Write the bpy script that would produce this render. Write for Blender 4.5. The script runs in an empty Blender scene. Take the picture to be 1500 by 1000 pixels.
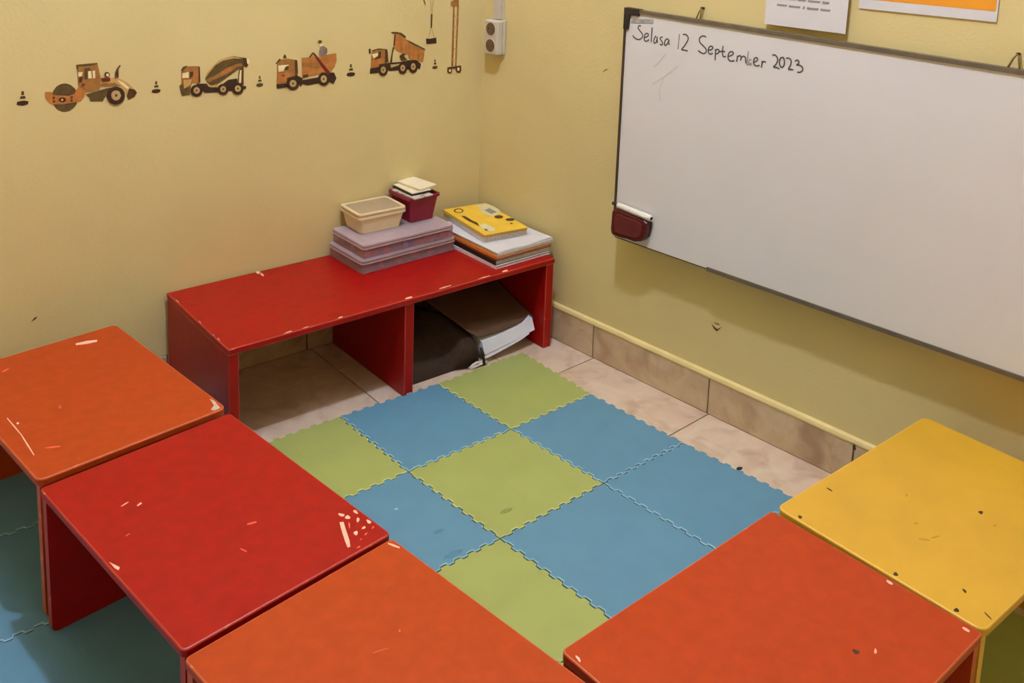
import bpy, bmesh, math, random
from mathutils import Vector, Matrix
random.seed(7)
scene = bpy.context.scene
COL = scene.collection

# ------------------------------------------------------------------ camera
cam_d = bpy.data.cameras.new('camera')
cam = bpy.data.objects.new('camera', cam_d)
COL.objects.link(cam)
R_ = Vector((0.77495583, -0.63106097, 0.03472063))
U_ = Vector((0.08134394, 0.15407001, 0.98470584))
F_ = Vector((0.62675883, 0.76027922, -0.17073044))
M = Matrix.Identity(4)
for i in range(3):
    M[i][0] = R_[i]; M[i][1] = U_[i]; M[i][2] = -F_[i]
M[0][3], M[1][3], M[2][3] = -1.86007592, -2.41348574, 1.34189351
cam.matrix_world = M
cam_d.sensor_width = 36.0
cam_d.lens = 36.0 * 1448.0326 / 1500.0
cam_d.shift_x = -3.8419 / 1500.0
cam_d.shift_y = -420.5076 / 1500.0
cam_d.clip_start = 0.02
scene.camera = cam

# ------------------------------------------------------------------ world, exposure
world = bpy.data.worlds.new('world'); scene.world = world
world.use_nodes = True
world.node_tree.nodes['Background'].inputs[0].default_value = (0.9, 0.85, 0.75, 1)
world.node_tree.nodes['Background'].inputs[1].default_value = 0.0
vs = scene.view_settings
vs.view_transform = 'Standard'; vs.look = 'None'; vs.gamma = 1.0
vs.use_curve_mapping = False
vs.exposure = 0.2
LAMP_POS = (-1.0, -1.24, 2.90)
LAMP_STRENGTH = 720.0
LAMP_COLOR = (0.92, 1.03, 1.36)

# ------------------------------------------------------------------ materials
def lin(c):
    out = []
    for v in c:
        v = v / 255.0
        out.append(v / 12.92 if v <= 0.04045 else ((v + 0.055) / 1.055) ** 2.4)
    return (out[0], out[1], out[2], 1.0)
MATS = {}
def mat(name, rgb, rough=0.5, var=0.06, scale=8.0, bump=0.0, bscale=120.0, spec=0.5, metal=0.0, rgb2=None, detail=4.0, trans=0.0, emit=None, lo=0.35, hi=0.65, coord='Object'):
    if name in MATS: return MATS[name]
    m = bpy.data.materials.new(name); m.use_nodes = True
    nt = m.node_tree; bs = nt.nodes['Principled BSDF']
    bs.inputs['Roughness'].default_value = rough
    bs.inputs['Specular IOR Level'].default_value = spec
    bs.inputs['Metallic'].default_value = metal
    tc = nt.nodes.new('ShaderNodeTexCoord')
    ns = nt.nodes.new('ShaderNodeTexNoise'); ns.inputs['Scale'].default_value = scale; ns.inputs['Detail'].default_value = detail
    nt.links.new(tc.outputs[coord], ns.inputs['Vector'])
    ra = nt.nodes.new('ShaderNodeValToRGB')
    c = lin(rgb)
    if rgb2 is None:
        a = tuple(min(1, v * (1 - var)) for v in c[:3]) + (1,)
        b = tuple(min(1, v * (1 + var)) for v in c[:3]) + (1,)
    else:
        a, b = c, lin(rgb2)
    ra.color_ramp.elements[0].color = a; ra.color_ramp.elements[1].color = b
    ra.color_ramp.elements[0].position = lo; ra.color_ramp.elements[1].position = hi
    nt.links.new(ns.outputs['Fac'], ra.inputs['Fac'])
    nt.links.new(ra.outputs['Color'], bs.inputs['Base Color'])
    if bump > 0:
        n2 = nt.nodes.new('ShaderNodeTexNoise'); n2.inputs['Scale'].default_value = bscale; n2.inputs['Detail'].default_value = 3
        nt.links.new(tc.outputs[coord], n2.inputs['Vector'])
        bp = nt.nodes.new('ShaderNodeBump'); bp.inputs['Strength'].default_value = bump; bp.inputs['Distance'].default_value = 0.002
        nt.links.new(n2.outputs['Fac'], bp.inputs['Height'])
        nt.links.new(bp.outputs['Normal'], bs.inputs['Normal'])
    if emit:
        bs.inputs['Emission Color'].default_value = tuple(emit[0]) + (1,)
        bs.inputs['Emission Strength'].default_value = emit[1]
    if trans > 0:
        tr = nt.nodes.new('ShaderNodeBsdfTransparent'); mx = nt.nodes.new('ShaderNodeMixShader')
        tr.inputs[0].default_value = tuple(0.5 + 0.5 * v for v in c[:3]) + (1,)
        mx.inputs[0].default_value = trans
        nt.links.new(bs.outputs[0], mx.inputs[1]); nt.links.new(tr.outputs[0], mx.inputs[2])
        nt.links.new(mx.outputs[0], nt.nodes['Material Output'].inputs['Surface'])
    MATS[name] = m
    return m

def stone(name, c1, c2, c3, rough=0.45):
    m = bpy.data.materials.new(name); m.use_nodes = True
    nt = m.node_tree; bs = nt.nodes['Principled BSDF']; bs.inputs['Roughness'].default_value = rough
    tc = nt.nodes.new('ShaderNodeTexCoord'); oi = nt.nodes.new('ShaderNodeObjectInfo')
    va = nt.nodes.new('ShaderNodeVectorMath'); va.operation = 'ADD'
    mu = nt.nodes.new('ShaderNodeMath'); mu.operation = 'MULTIPLY'; mu.inputs[1].default_value = 37.0
    nt.links.new(oi.outputs['Random'], mu.inputs[0]); nt.links.new(tc.outputs['Object'], va.inputs[0]); nt.links.new(mu.outputs[0], va.inputs[1])
    n1 = nt.nodes.new('ShaderNodeTexNoise'); n1.inputs['Scale'].default_value = 9; n1.inputs['Detail'].default_value = 7; n1.inputs['Distortion'].default_value = 1.6
    n2 = nt.nodes.new('ShaderNodeTexNoise'); n2.inputs['Scale'].default_value = 12; n2.inputs['Detail'].default_value = 8; n2.inputs['Distortion'].default_value = .7
    for n in (n1, n2): nt.links.new(va.outputs[0], n.inputs['Vector'])
    r1 = nt.nodes.new('ShaderNodeValToRGB'); r1.color_ramp.elements[0].position = .35; r1.color_ramp.elements[1].position = .62
    r1.color_ramp.elements[0].color = lin(c1); r1.color_ramp.elements[1].color = lin(c2)
    r2 = nt.nodes.new('ShaderNodeValToRGB'); r2.color_ramp.elements[0].position = .52; r2.color_ramp.elements[1].position = .74
    r2.color_ramp.elements[0].color = (0, 0, 0, 1); r2.color_ramp.elements[1].color = (.75, .75, .75, 1)
    mx = nt.nodes.new('ShaderNodeMix'); mx.data_type = 'RGBA'
    nt.links.new(n1.outputs['Fac'], r1.inputs['Fac']); nt.links.new(n2.outputs['Fac'], r2.inputs['Fac'])
    nt.links.new(r2.outputs['Color'], mx.inputs['Factor']); nt.links.new(r1.outputs['Color'], mx.inputs['A']); mx.inputs['B'].default_value = lin(c3)
    nt.links.new(mx.outputs['Result'], bs.inputs['Base Color'])
    return m

WALL = mat('cream_yellow_wall_paint', (223, 203, 141), .75, .03, 3.0, .25, 140, .3)
PALEWALL = mat('pale_wall_paint', (204, 184, 134), .8, .02, 3)
CEIL = mat('white_ceiling_paint', (218, 216, 210), .85, .02, 2.0)
GROUT = mat('brown_grout', (112, 88, 66), .9, .15, 30)
FTILE = stone('beige_floor_tile_stone', (228, 206, 180), (218, 190, 162), (184, 150, 122))
BTILE = stone('brown_baseboard_tile_stone', (212, 190, 154), (198, 170, 134), (160, 128, 98), .5)
TRIM = mat('cream_trim_paint', (240, 218, 150), .6, .04, 12)
def edge_paint(name, rgb):   # edge rubbed through in spots, edge highlights also put into the paler colour
    return mat(name, rgb, .45, rgb2=(232, 160, 116), scale=38, lo=.64, hi=.78, detail=6)
RED = mat('red_gloss_paint', (160, 12, 6), .40, .08, 40, .06, 300, .25)
RED_E = edge_paint('red_worn_highlight_edge', (178, 50, 34))
ORA = mat('orange_gloss_paint', (178, 64, 16), .40, .07, 40, .06, 300, .25)
ORA_E = edge_paint('orange_worn_highlight_edge', (196, 92, 50))
ORA2 = mat('deep_orange_gloss_paint', (178, 60, 12), .40, .07, 40, .06, 300, .25)
YEL = mat('yellow_gloss_paint', (214, 164, 46), .42, .05, 9, .06, 300, .4)
YEL_E = edge_paint('yellow_worn_highlight_edge', (228, 180, 70))
PALE = mat('pale_bare_primer', (250, 192, 166), .8, .06, 60)
SCUFF = mat('light_scuff', (226, 92, 66), .7, .08, 60)
BARE = mat('bare_grey_wood', (196, 170, 150), .8, .1, 60)
STAIN = mat('brown_stain', (164, 62, 20), .6, .08, 60)
DIRT = mat('dark_dirt', (70, 40, 16), .7, .1, 60)
GRIME = mat('yellow_grime', (190, 138, 34), .7, .1, 60)
SCREW = mat('dark_steel_screw', (52, 36, 22), .5, .1, 60)
BLUE = mat('blue_foam', (98, 148, 172), .50, .03, 14, .25, 500, .5)
BLUE_E = mat('blue_foam_edge', (168, 208, 222), .9, .05, 40)
GREEN = mat('green_foam', (168, 176, 96), .55, .04, 9, .25, 500, .5)
GREEN_E = mat('green_foam_edge', (214, 220, 156), .9, .05, 40)
FOAMDIRT = mat('foam_smudge', (142, 148, 78), .9, .1, 40)
BLUESMUDGE = mat('foam_smudge_blue', (90, 136, 158), .9, .1, 40)
WHITEB = mat('whiteboard_enamel', (224, 220, 217), .32, .015, 4.0, spec=.4)
ALU = mat('dull_aluminium', (112, 100, 84), .45, .08, 30, metal=.3)
DKFRAME = mat('dark_frame_metal', (66, 48, 30), .5, .1, 30)
BLACKP = mat('black_plastic', (40, 30, 28), .5, .1, 30)
INK = mat('black_marker_ink', (88, 82, 80), .7, .12, 200)
INKF = mat('faded_marker_ink', (160, 154, 150), .7, .08, 200)
SMUDGE = mat('faint_wiped_ink', (209, 204, 201), .6, .03, 100)
LABELG = mat('grey_sticker', (150, 146, 140), .5, rgb2=(196, 190, 184), scale=60)
PAPER = mat('white_paper', (222, 218, 216), .8, .02, 20)
PRINT = mat('grey_print', (148, 140, 138), .8, .1, 60)
POSTER = mat('orange_poster_print', (240, 158, 36), .6, .05, 6)
MAROON = mat('maroon_plastic', (88, 22, 20), .4, .12, 40, spec=.4)
WHITEP = mat('white_plastic', (236, 228, 216), .4, .03, 30)
SOCKW = mat('aged_white_plastic', (204, 194, 174), .45, .03, 40)
SOCKD = mat('socket_recess_brown', (112, 82, 54), .6, .15, 80)
LAV = mat('lavender_clear_plastic', (230, 204, 214), .3, .03, 30, trans=.78, spec=.5)
LAVLID = mat('lavender_clear_lid', (228, 208, 210), .35, .05, 40, trans=.50, spec=.5)
CREAMP = mat('cream_tub_plastic', (228, 206, 162), .5, .03, 30)
CREAMLID = mat('frosted_lid_plastic', (220, 198, 164), .3, .04, 30, trans=.45)
MAGENTA = mat('magenta_bin_plastic', (136, 24, 50), .4, .1, 40, spec=.4)
CARD = mat('cream_card', (240, 226, 190), .8, .03, 30)
CARDG = mat('printed_card', (206, 194, 180), .8, rgb2=(120, 106, 98), scale=70, lo=.55, hi=.7)
YBOOK = mat('yellow_book_cover', (246, 200, 62), .5, .05, 20)
PAGES = mat('book_page_edges', (214, 204, 196), .85, .12, 160)
OBOOK = mat('orange_book_cover', (226, 130, 50), .6, .06, 30)
BLKBOOK = mat('black_book_cover', (38, 26, 24), .5, .1, 30)
BRNBOOK = mat('brown_book_cover', (120, 60, 22), .6, .1, 30)
WBOOK = mat('white_book_cover', (228, 222, 220), .6, .03, 30)
COVINK = mat('brown_cover_ink', (84, 56, 18), .6, .1, 60)
CLOUD = mat('pale_cover_print', (226, 214, 160), .6, .05, 60)
GREYINK = mat('grey_cover_print', (150, 148, 136), .6, .08, 60)
BAGM = mat('dark_brown_bag_fabric', (56, 38, 25), .85, .2, 60, .4, 200)
FOLD = mat('brown_plastic_folder', (104, 78, 60), .45, .08, 12)
SHEET = mat('bluish_white_paper', (232, 232, 240), .8, .02, 20)
TOYR = mat('red_toy_plastic', (196, 30, 44), .4, .1, 40)
TOYB = mat('blue_toy_plastic', (40, 54, 190), .4, .1, 40)
BULB = mat('lit_bulb_glass', (255, 250, 240), .4, emit=(LAMP_COLOR, LAMP_STRENGTH))
CHIPM = {'pale': PALE, 'scuff': SCUFF, 'bare': BARE, 'stain': STAIN, 'dirt': DIRT, 'grime': GRIME, 'screw': SCREW, 'ink': COVINK, 'yellow': YBOOK, 'cloud': CLOUD, 'greyink': GREYINK}
DECM = {'k': mat('decal_black_brown', (58, 32, 12), .6, .2, 80), 'b': mat('decal_dark_brown', (88, 54, 18), .6, .2, 80), 'g': mat('decal_olive_brown', (96, 74, 34), .6, .2, 80),
        'o': mat('decal_orange', (190, 120, 52), .6, .16, 60), 'm': mat('decal_tan_orange', (164, 112, 50), .6, .14, 60), 't': mat('decal_tan', (206, 164, 96), .6, .1, 60),
        'c': mat('decal_cream', (246, 226, 172), .6, .05, 60), 'r': mat('decal_dark_red', (116, 34, 16), .6, .15, 60), 'p': mat('decal_grey', (138, 120, 104), .6, .2, 60), 'w': mat('decal_hub_tan', (198, 166, 108), .6, .06, 60)}

# ------------------------------------------------------------------ builders
def wloc(o):
    v = Vector((0, 0, 0))
    while o is not None:
        v += o.location; o = o.parent
    return v
def mk(name, verts, faces, m, parent=None, smooth=False, local=False, midx=None):
    me = bpy.data.meshes.new(name)
    if parent is not None:
        off = Vector((0, 0, 0)) if local else wloc(parent)
        loc = Vector((0, 0, 0))
    else:
        xs = [v[0] for v in verts]; ys = [v[1] for v in verts]; zs = [v[2] for v in verts]
        off = Vector(((min(xs) + max(xs)) / 2, (min(ys) + max(ys)) / 2, min(zs))); loc = off.copy()
    me.from_pydata([(v[0] - off.x, v[1] - off.y, v[2] - off.z) for v in verts], [], faces)
    for mm in (m if isinstance(m, (list, tuple)) else [m]): me.materials.append(mm)
    if midx:
        for p, k in zip(me.polygons, midx): p.material_index = k
    if smooth:
        for p in me.polygons: p.use_smooth = True
    bm = bmesh.new(); bm.from_mesh(me); bmesh.ops.recalc_face_normals(bm, faces=bm.faces); bm.to_mesh(me); bm.free()
    o = bpy.data.objects.new(name, me); COL.objects.link(o)
    o.location = loc
    if parent is not None: o.parent = parent
    return o
def empty(name, loc, rz=0.0):
    o = bpy.data.objects.new(name, None); COL.objects.link(o)
    o.location = loc; o.rotation_euler = (0, 0, rz); o.empty_display_size = .05
    return o
def tag(o, label, cat, group=None):
    o['label'] = label; o['category'] = cat
    if group: o['group'] = group
    return o
def struct(o):
    o['kind'] = 'structure'; return o
def prism(name, outline, z0, z1, m, parent=None, local=False, bev=0.0, edge=None, xf=None, seg=2, smooth=False):
    """Extrude a closed outline; bevel the top (and bottom) rim, the bevel taking the edge material."""
    bm = bmesh.new()
    bot = [bm.verts.new((p[0], p[1], z0)) for p in outline]; top = [bm.verts.new((p[0], p[1], z1)) for p in outline]
    n = len(outline)
    bm.faces.new(top); bm.faces.new(bot[::-1])
    for i in range(n): bm.faces.new((bot[i], bot[(i + 1) % n], top[(i + 1) % n], top[i]))
    bmesh.ops.recalc_face_normals(bm, faces=bm.faces)
    if bev > 0:
        es = [e for e in bm.edges if abs(e.verts[0].co.z - e.verts[1].co.z) < 1e-6 or n <= 6]
        bmesh.ops.bevel(bm, geom=es, offset=bev, segments=seg, profile=.5, affect='EDGES', material=1 if edge else -1, clamp_overlap=True)
    bm.verts.index_update()
    vs = [v.co.copy() for v in bm.verts]; fs = [[v.index for v in f.verts] for f in bm.faces]; mi = [f.material_index for f in bm.faces]
    bm.free()
    if xf: vs = [xf(v) for v in vs]
    return mk(name, vs, fs, [m, edge] if edge else m, parent, local=local, midx=mi, smooth=smooth)
def rrect(x0, y0, x1, y1, r, n=5):
    pts = []
    for cx, cy, a in ((x1 - r, y1 - r, 0), (x0 + r, y1 - r, 90), (x0 + r, y0 + r, 180), (x1 - r, y0 + r, 270)):
        for i in range(n + 1):
            t = math.radians(a + 90 * i / n); pts.append((cx + r * math.cos(t), cy + r * math.sin(t)))
    return pts
def rot_xf(cx, cy, a):
    ca, sa = math.cos(a), math.sin(a)
    return lambda v: Vector((cx + (v[0]) * ca - (v[1]) * sa, cy + (v[0]) * sa + (v[1]) * ca, v[2]))
def box(name, x0, y0, z0, x1, y1, z1, m, parent=None, bev=0.0, edge=None, local=False, xf=None):
    return prism(name, [(x0, y0), (x1, y0), (x1, y1), (x0, y1)], z0, z1, m, parent, local, bev, edge, xf)
def flat(name, pts3, nrm, th, m, parent=None, local=False):
    """A thin plate with an arbitrary outline given in 3-D, thickness th along nrm."""
    n = len(pts3); N = Vector(nrm) * th
    vs = [Vector(p) for p in pts3] + [Vector(p) + N for p in pts3]
    fs = [list(range(n)), list(range(2 * n - 1, n - 1, -1))] + [[i, (i + 1) % n, n + (i + 1) % n, n + i] for i in range(n)]
    return mk(name, vs, fs, m, parent, local=local)
def tube(name, path, rad, m, parent=None, seg=8, cap=True):
    vs, fs = [], []
    P = [Vector(p) for p in path]
    for i, p in enumerate(P):
        d = (P[min(i + 1, len(P) - 1)] - P[max(i - 1, 0)]).normalized()
        a = d.orthogonal().normalized() if i == 0 else (a - d * a.dot(d)).normalized()
        b = d.cross(a)
        r = rad[i] if isinstance(rad, (list, tuple)) else rad
        for k in range(seg):
            t = 2 * math.pi * k / seg
            vs.append(p + a * (r * math.cos(t)) + b * (r * math.sin(t)))
    for i in range(len(P) - 1):
        for k in range(seg):
            fs.append([i * seg + k, i * seg + (k + 1) % seg, (i + 1) * seg + (k + 1) % seg, (i + 1) * seg + k])
    if cap:
        fs.append(list(range(seg))[::-1]); fs.append([(len(P) - 1) * seg + k for k in range(seg)])
    return mk(name, vs, fs, m, parent, smooth=True)

K = 0.0804
KL = math.hypot(1, K)
def PB(s, z, off=0.0):
    """Point on the whiteboard wall: s metres from the room corner, z up, off metres out of the wall."""
    n = off / KL
    return Vector((K * s / KL - n / KL, -s / KL - K * n / KL, z))
NB = Vector((-1 / KL, -K / KL, 0))

DECALS = {
 'road roller': [
  ('drum', 'g', [(-1.204,0.8061),(-1.205,0.7985),(-1.207,0.7915),(-1.211,0.7854),(-1.216,0.7806),(-1.222,0.7772),(-1.228,0.7754),(-1.234,0.7753),(-1.241,0.7769),(-1.247,0.7802),(-1.252,0.7849),(-1.256,0.7907),(-1.259,0.7975),(-1.261,0.8049),(-1.262,0.8125),(-1.261,0.8199),(-1.258,0.8268),(-1.254,0.8328),(-1.25,0.8376),(-1.244,0.8411),(-1.238,0.843),(-1.232,0.8432),(-1.225,0.8417),(-1.219,0.8385),(-1.214,0.8339),(-1.209,0.828),(-1.206,0.8212),(-1.204,0.8137)]),
  ('engine_cover', 't', [(-1.15,0.8464),(-1.128,0.8469),(-1.107,0.8431),(-1.089,0.8313),(-1.072,0.8132),(-1.066,0.8035),(-1.072,0.7932),(-1.087,0.7876),(-1.091,0.7989),(-1.101,0.8163),(-1.118,0.8235),(-1.152,0.827)]),
  ('engine_stripe', 'c', [(-1.113,0.8409),(-1.097,0.8313),(-1.082,0.8143),(-1.087,0.8131),(-1.103,0.8273)]),
  ('side_stripe', 'm', [(-1.15,0.8349),(-1.118,0.8334),(-1.103,0.8237),(-1.115,0.8232),(-1.152,0.827)]),
  ('tail', 'b', [(-1.085,0.8164),(-1.071,0.8113),(-1.066,0.8035),(-1.073,0.7933),(-1.087,0.7873),(-1.091,0.7971)]),
  ('belly', 'g', [(-1.186,0.812),(-1.154,0.8183),(-1.137,0.8219),(-1.127,0.8226),(-1.141,0.8009),(-1.148,0.7909),(-1.176,0.794),(-1.178,0.8032)]),
  ('frame', 'o', [(-1.276,0.8271),(-1.262,0.8264),(-1.258,0.8181),(-1.224,0.8126),(-1.212,0.8157),(-1.203,0.8306),(-1.195,0.8341),(-1.182,0.8337),(-1.152,0.827),(-1.154,0.8201),(-1.186,0.8164),(-1.189,0.808),(-1.198,0.7966),(-1.21,0.7961),(-1.237,0.794),(-1.261,0.7968),(-1.27,0.8048),(-1.275,0.8157)]),
  ('bearing', 'k', [(-1.23,0.8041),(-1.231,0.8016),(-1.233,0.7998),(-1.237,0.799),(-1.24,0.7994),(-1.244,0.801),(-1.246,0.8033),(-1.247,0.8059),(-1.246,0.8084),(-1.243,0.8102),(-1.24,0.811),(-1.236,0.8106),(-1.233,0.809),(-1.231,0.8067)]),
  ('bearing_dot', 'c', [(-1.237,0.8048),(-1.237,0.8032),(-1.239,0.8026),(-1.241,0.8035),(-1.241,0.8053),(-1.24,0.807),(-1.239,0.8075),(-1.237,0.8066)]),
  ('bolt', 'b', [(-1.254,0.8117),(-1.255,0.8106),(-1.255,0.8097),(-1.256,0.8091),(-1.257,0.8089),(-1.258,0.809),(-1.259,0.8095),(-1.26,0.8102),(-1.26,0.8112),(-1.26,0.8123),(-1.26,0.8134),(-1.259,0.8142),(-1.258,0.8148),(-1.258,0.8151),(-1.257,0.815),(-1.256,0.8145),(-1.255,0.8138),(-1.254,0.8128)]),
  ('bolt', 'b', [(-1.215,0.8081),(-1.215,0.807),(-1.216,0.806),(-1.216,0.8053),(-1.218,0.805),(-1.219,0.8051),(-1.22,0.8057),(-1.22,0.8065),(-1.221,0.8076),(-1.221,0.8089),(-1.221,0.81),(-1.22,0.811),(-1.22,0.8117),(-1.218,0.812),(-1.217,0.8119),(-1.216,0.8114),(-1.215,0.8105),(-1.215,0.8094)]),
  ('bolt', 'b', [(-1.215,0.8007),(-1.216,0.7996),(-1.216,0.7987),(-1.217,0.7981),(-1.218,0.7978),(-1.219,0.7979),(-1.22,0.7984),(-1.221,0.7992),(-1.221,0.8002),(-1.221,0.8013),(-1.221,0.8024),(-1.22,0.8033),(-1.22,0.8039),(-1.219,0.8041),(-1.218,0.804),(-1.217,0.8035),(-1.216,0.8028),(-1.216,0.8018)]),
  ('bolt', 'b', [(-1.254,0.803),(-1.255,0.8019),(-1.255,0.8011),(-1.256,0.8005),(-1.257,0.8002),(-1.258,0.8003),(-1.259,0.8008),(-1.26,0.8016),(-1.26,0.8026),(-1.26,0.8036),(-1.26,0.8047),(-1.259,0.8056),(-1.259,0.8062),(-1.258,0.8064),(-1.257,0.8063),(-1.256,0.8058),(-1.255,0.8051),(-1.254,0.8041)]),
  ('cab', 'm', [(-1.204,0.8858),(-1.157,0.886),(-1.15,0.8464),(-1.152,0.827),(-1.156,0.8203),(-1.176,0.818),(-1.189,0.8256),(-1.202,0.8375),(-1.202,0.869)]),
  ('cab_roof', 'g', [(-1.205,0.885),(-1.157,0.8857),(-1.157,0.8824),(-1.17,0.8801),(-1.2,0.8802),(-1.201,0.8716),(-1.204,0.8762)]),
  ('windscreen', 'c', [(-1.201,0.8672),(-1.191,0.8669),(-1.193,0.8577),(-1.201,0.8567)]),
  ('pillar', 'g', [(-1.187,0.8755),(-1.174,0.876),(-1.171,0.8688),(-1.18,0.8678),(-1.181,0.8477),(-1.188,0.8484)]),
  ('door_window', 'c', [(-1.179,0.8673),(-1.172,0.868),(-1.171,0.8494),(-1.179,0.8502)]),
  ('rear_window', 'c', [(-1.169,0.8673),(-1.163,0.8682),(-1.163,0.8494),(-1.168,0.8496)]),
  ('steering_column', 'b', [(-1.199,0.8547),(-1.19,0.8557),(-1.194,0.8419),(-1.201,0.8427)]),
  ('cab_bolt', 'r', [(-1.188,0.8352),(-1.188,0.8339),(-1.189,0.8328),(-1.19,0.832),(-1.191,0.8317),(-1.192,0.8318),(-1.193,0.8324),(-1.194,0.8333),(-1.195,0.8346),(-1.195,0.8359),(-1.195,0.8372),(-1.194,0.8383),(-1.193,0.8391),(-1.192,0.8394),(-1.19,0.8393),(-1.189,0.8387),(-1.188,0.8377),(-1.188,0.8365)]),
  ('battery_box', 'r', [(-1.15,0.8481),(-1.129,0.847),(-1.129,0.8389),(-1.148,0.84)]),
  ('beacon', 'b', [(-1.129,0.8547),(-1.13,0.8525),(-1.131,0.8505),(-1.133,0.8492),(-1.135,0.8486),(-1.137,0.8488),(-1.139,0.8498),(-1.141,0.8515),(-1.142,0.8536),(-1.142,0.856),(-1.142,0.8582),(-1.141,0.8601),(-1.139,0.8615),(-1.137,0.8621),(-1.135,0.8619),(-1.133,0.8609),(-1.131,0.8592),(-1.13,0.8571)]),
  ('beacon_glass', 'c', [(-1.131,0.8542),(-1.132,0.853),(-1.132,0.852),(-1.133,0.8513),(-1.134,0.851),(-1.136,0.8511),(-1.137,0.8516),(-1.137,0.8525),(-1.138,0.8536),(-1.138,0.8549),(-1.138,0.8561),(-1.137,0.8571),(-1.137,0.8578),(-1.135,0.8581),(-1.134,0.858),(-1.133,0.8574),(-1.132,0.8566),(-1.132,0.8554)]),
  ('exhaust', 'b', [(-1.118,0.8469),(-1.117,0.8593),(-1.113,0.8679),(-1.106,0.8762),(-1.103,0.8741),(-1.109,0.8666),(-1.109,0.8459)]),
  ('wheel', 'k', [(-1.096,0.7995),(-1.097,0.7919),(-1.101,0.7855),(-1.107,0.7811),(-1.114,0.7792),(-1.122,0.7801),(-1.129,0.7836),(-1.134,0.7892),(-1.137,0.7964),(-1.139,0.8042),(-1.137,0.8117),(-1.133,0.818),(-1.127,0.8224),(-1.12,0.8243),(-1.113,0.8235),(-1.106,0.8201),(-1.1,0.8145),(-1.097,0.8073)]),
  ('wheel_hub', 'w', [(-1.105,0.8013),(-1.107,0.796),(-1.11,0.792),(-1.115,0.7902),(-1.12,0.7907),(-1.124,0.7936),(-1.127,0.7983),(-1.128,0.8037),(-1.127,0.809),(-1.124,0.8129),(-1.119,0.8148),(-1.114,0.8143),(-1.109,0.8114),(-1.107,0.8068)]),
  ('hub_cap', 'b', [(-1.113,0.8021),(-1.115,0.7994),(-1.117,0.7985),(-1.119,0.7999),(-1.12,0.8029),(-1.119,0.8056),(-1.117,0.8065),(-1.114,0.8051)]),
 ],
 'concrete mixer': [
  ('cab', 'm', [(-0.9549,0.8475),(-0.9507,0.8569),(-0.9424,0.8594),(-0.9343,0.857),(-0.9211,0.8566),(-0.9088,0.8547),(-0.908,0.81),(-0.9287,0.8121),(-0.9341,0.7911),(-0.9507,0.7847),(-0.9586,0.7938),(-0.9607,0.8088),(-0.9557,0.8148)]),
  ('cab_side', 'o', [(-0.923,0.8461),(-0.9115,0.845),(-0.9121,0.8137),(-0.9253,0.815)]),
  ('sun_visor', 'g', [(-0.956,0.8492),(-0.9507,0.8569),(-0.9424,0.8594),(-0.9417,0.8544),(-0.9484,0.8493),(-0.951,0.8438)]),
  ('windscreen', 'c', [(-0.9523,0.8407),(-0.9363,0.8428),(-0.9359,0.8276),(-0.9526,0.8284)]),
  ('side_window', 'b', [(-0.9333,0.8425),(-0.9251,0.8427),(-0.925,0.8315),(-0.9333,0.8257)]),
  ('grille', 't', [(-0.9498,0.8241),(-0.9285,0.8228),(-0.9337,0.8093),(-0.9487,0.8009)]),
  ('bumper', 'g', [(-0.9607,0.8088),(-0.9516,0.8144),(-0.9495,0.801),(-0.9321,0.8058),(-0.9343,0.7837),(-0.9548,0.7832),(-0.9586,0.7954)]),
  ('exhaust_stack', 'b', [(-0.9105,0.8532),(-0.9071,0.8545),(-0.9063,0.8131),(-0.9113,0.8128)]),
  ('chassis', 'k', [(-0.9171,0.8109),(-0.8904,0.8082),(-0.8839,0.7991),(-0.8601,0.795),(-0.8323,0.8124),(-0.8079,0.8134),(-0.8047,0.7943),(-0.7836,0.7904),(-0.7836,0.7836),(-0.7943,0.7813),(-0.874,0.783),(-0.8943,0.7844),(-0.9141,0.7973)]),
  ('fuel_tank', 't', [(-0.8787,0.802),(-0.86,0.803),(-0.861,0.7959),(-0.878,0.7969)]),
  ('drum', 'g', [(-0.8936,0.821),(-0.8832,0.8358),(-0.8659,0.8558),(-0.8487,0.8677),(-0.8314,0.8729),(-0.8123,0.873),(-0.7949,0.8681),(-0.7882,0.8455),(-0.8041,0.8384),(-0.8322,0.8208),(-0.86,0.8051),(-0.8787,0.8028),(-0.887,0.8095)]),
  ('drum_stripe', 't', [(-0.8935,0.8235),(-0.8899,0.8347),(-0.8745,0.8516),(-0.8555,0.8666),(-0.8314,0.8729),(-0.8054,0.8707),(-0.795,0.8647),(-0.8176,0.8675),(-0.8453,0.864),(-0.8659,0.8542),(-0.8832,0.8358)]),
  ('drum_stripe', 'm', [(-0.8928,0.8184),(-0.8664,0.8275),(-0.8388,0.8433),(-0.8109,0.8518),(-0.7969,0.853),(-0.7917,0.8466),(-0.8075,0.8438),(-0.8321,0.8292),(-0.8631,0.8188),(-0.8853,0.811)]),
  ('drum_stripe', 'o', [(-0.8561,0.8298),(-0.8353,0.8422),(-0.8214,0.8451),(-0.8233,0.8385),(-0.839,0.8299)]),
  ('drum_rim', 'b', [(-0.794,0.868),(-0.7826,0.8662),(-0.7767,0.8461),(-0.7829,0.8399),(-0.7882,0.8455)]),
  ('chute', 'c', [(-0.7739,0.8561),(-0.7744,0.8523),(-0.7757,0.8496),(-0.7775,0.8488),(-0.7793,0.85),(-0.7805,0.8529),(-0.781,0.8567),(-0.7804,0.8605),(-0.7791,0.8632),(-0.7773,0.8641),(-0.7756,0.8629),(-0.7743,0.86)]),
  ('rear_frame', 'b', [(-0.8014,0.8416),(-0.7899,0.8456),(-0.7906,0.7929),(-0.8064,0.7962),(-0.8043,0.8266)]),
  ('ladder', 'c', [(-0.7998,0.8347),(-0.7957,0.8351),(-0.7976,0.8013),(-0.8037,0.801),(-0.8022,0.823)]),
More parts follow.
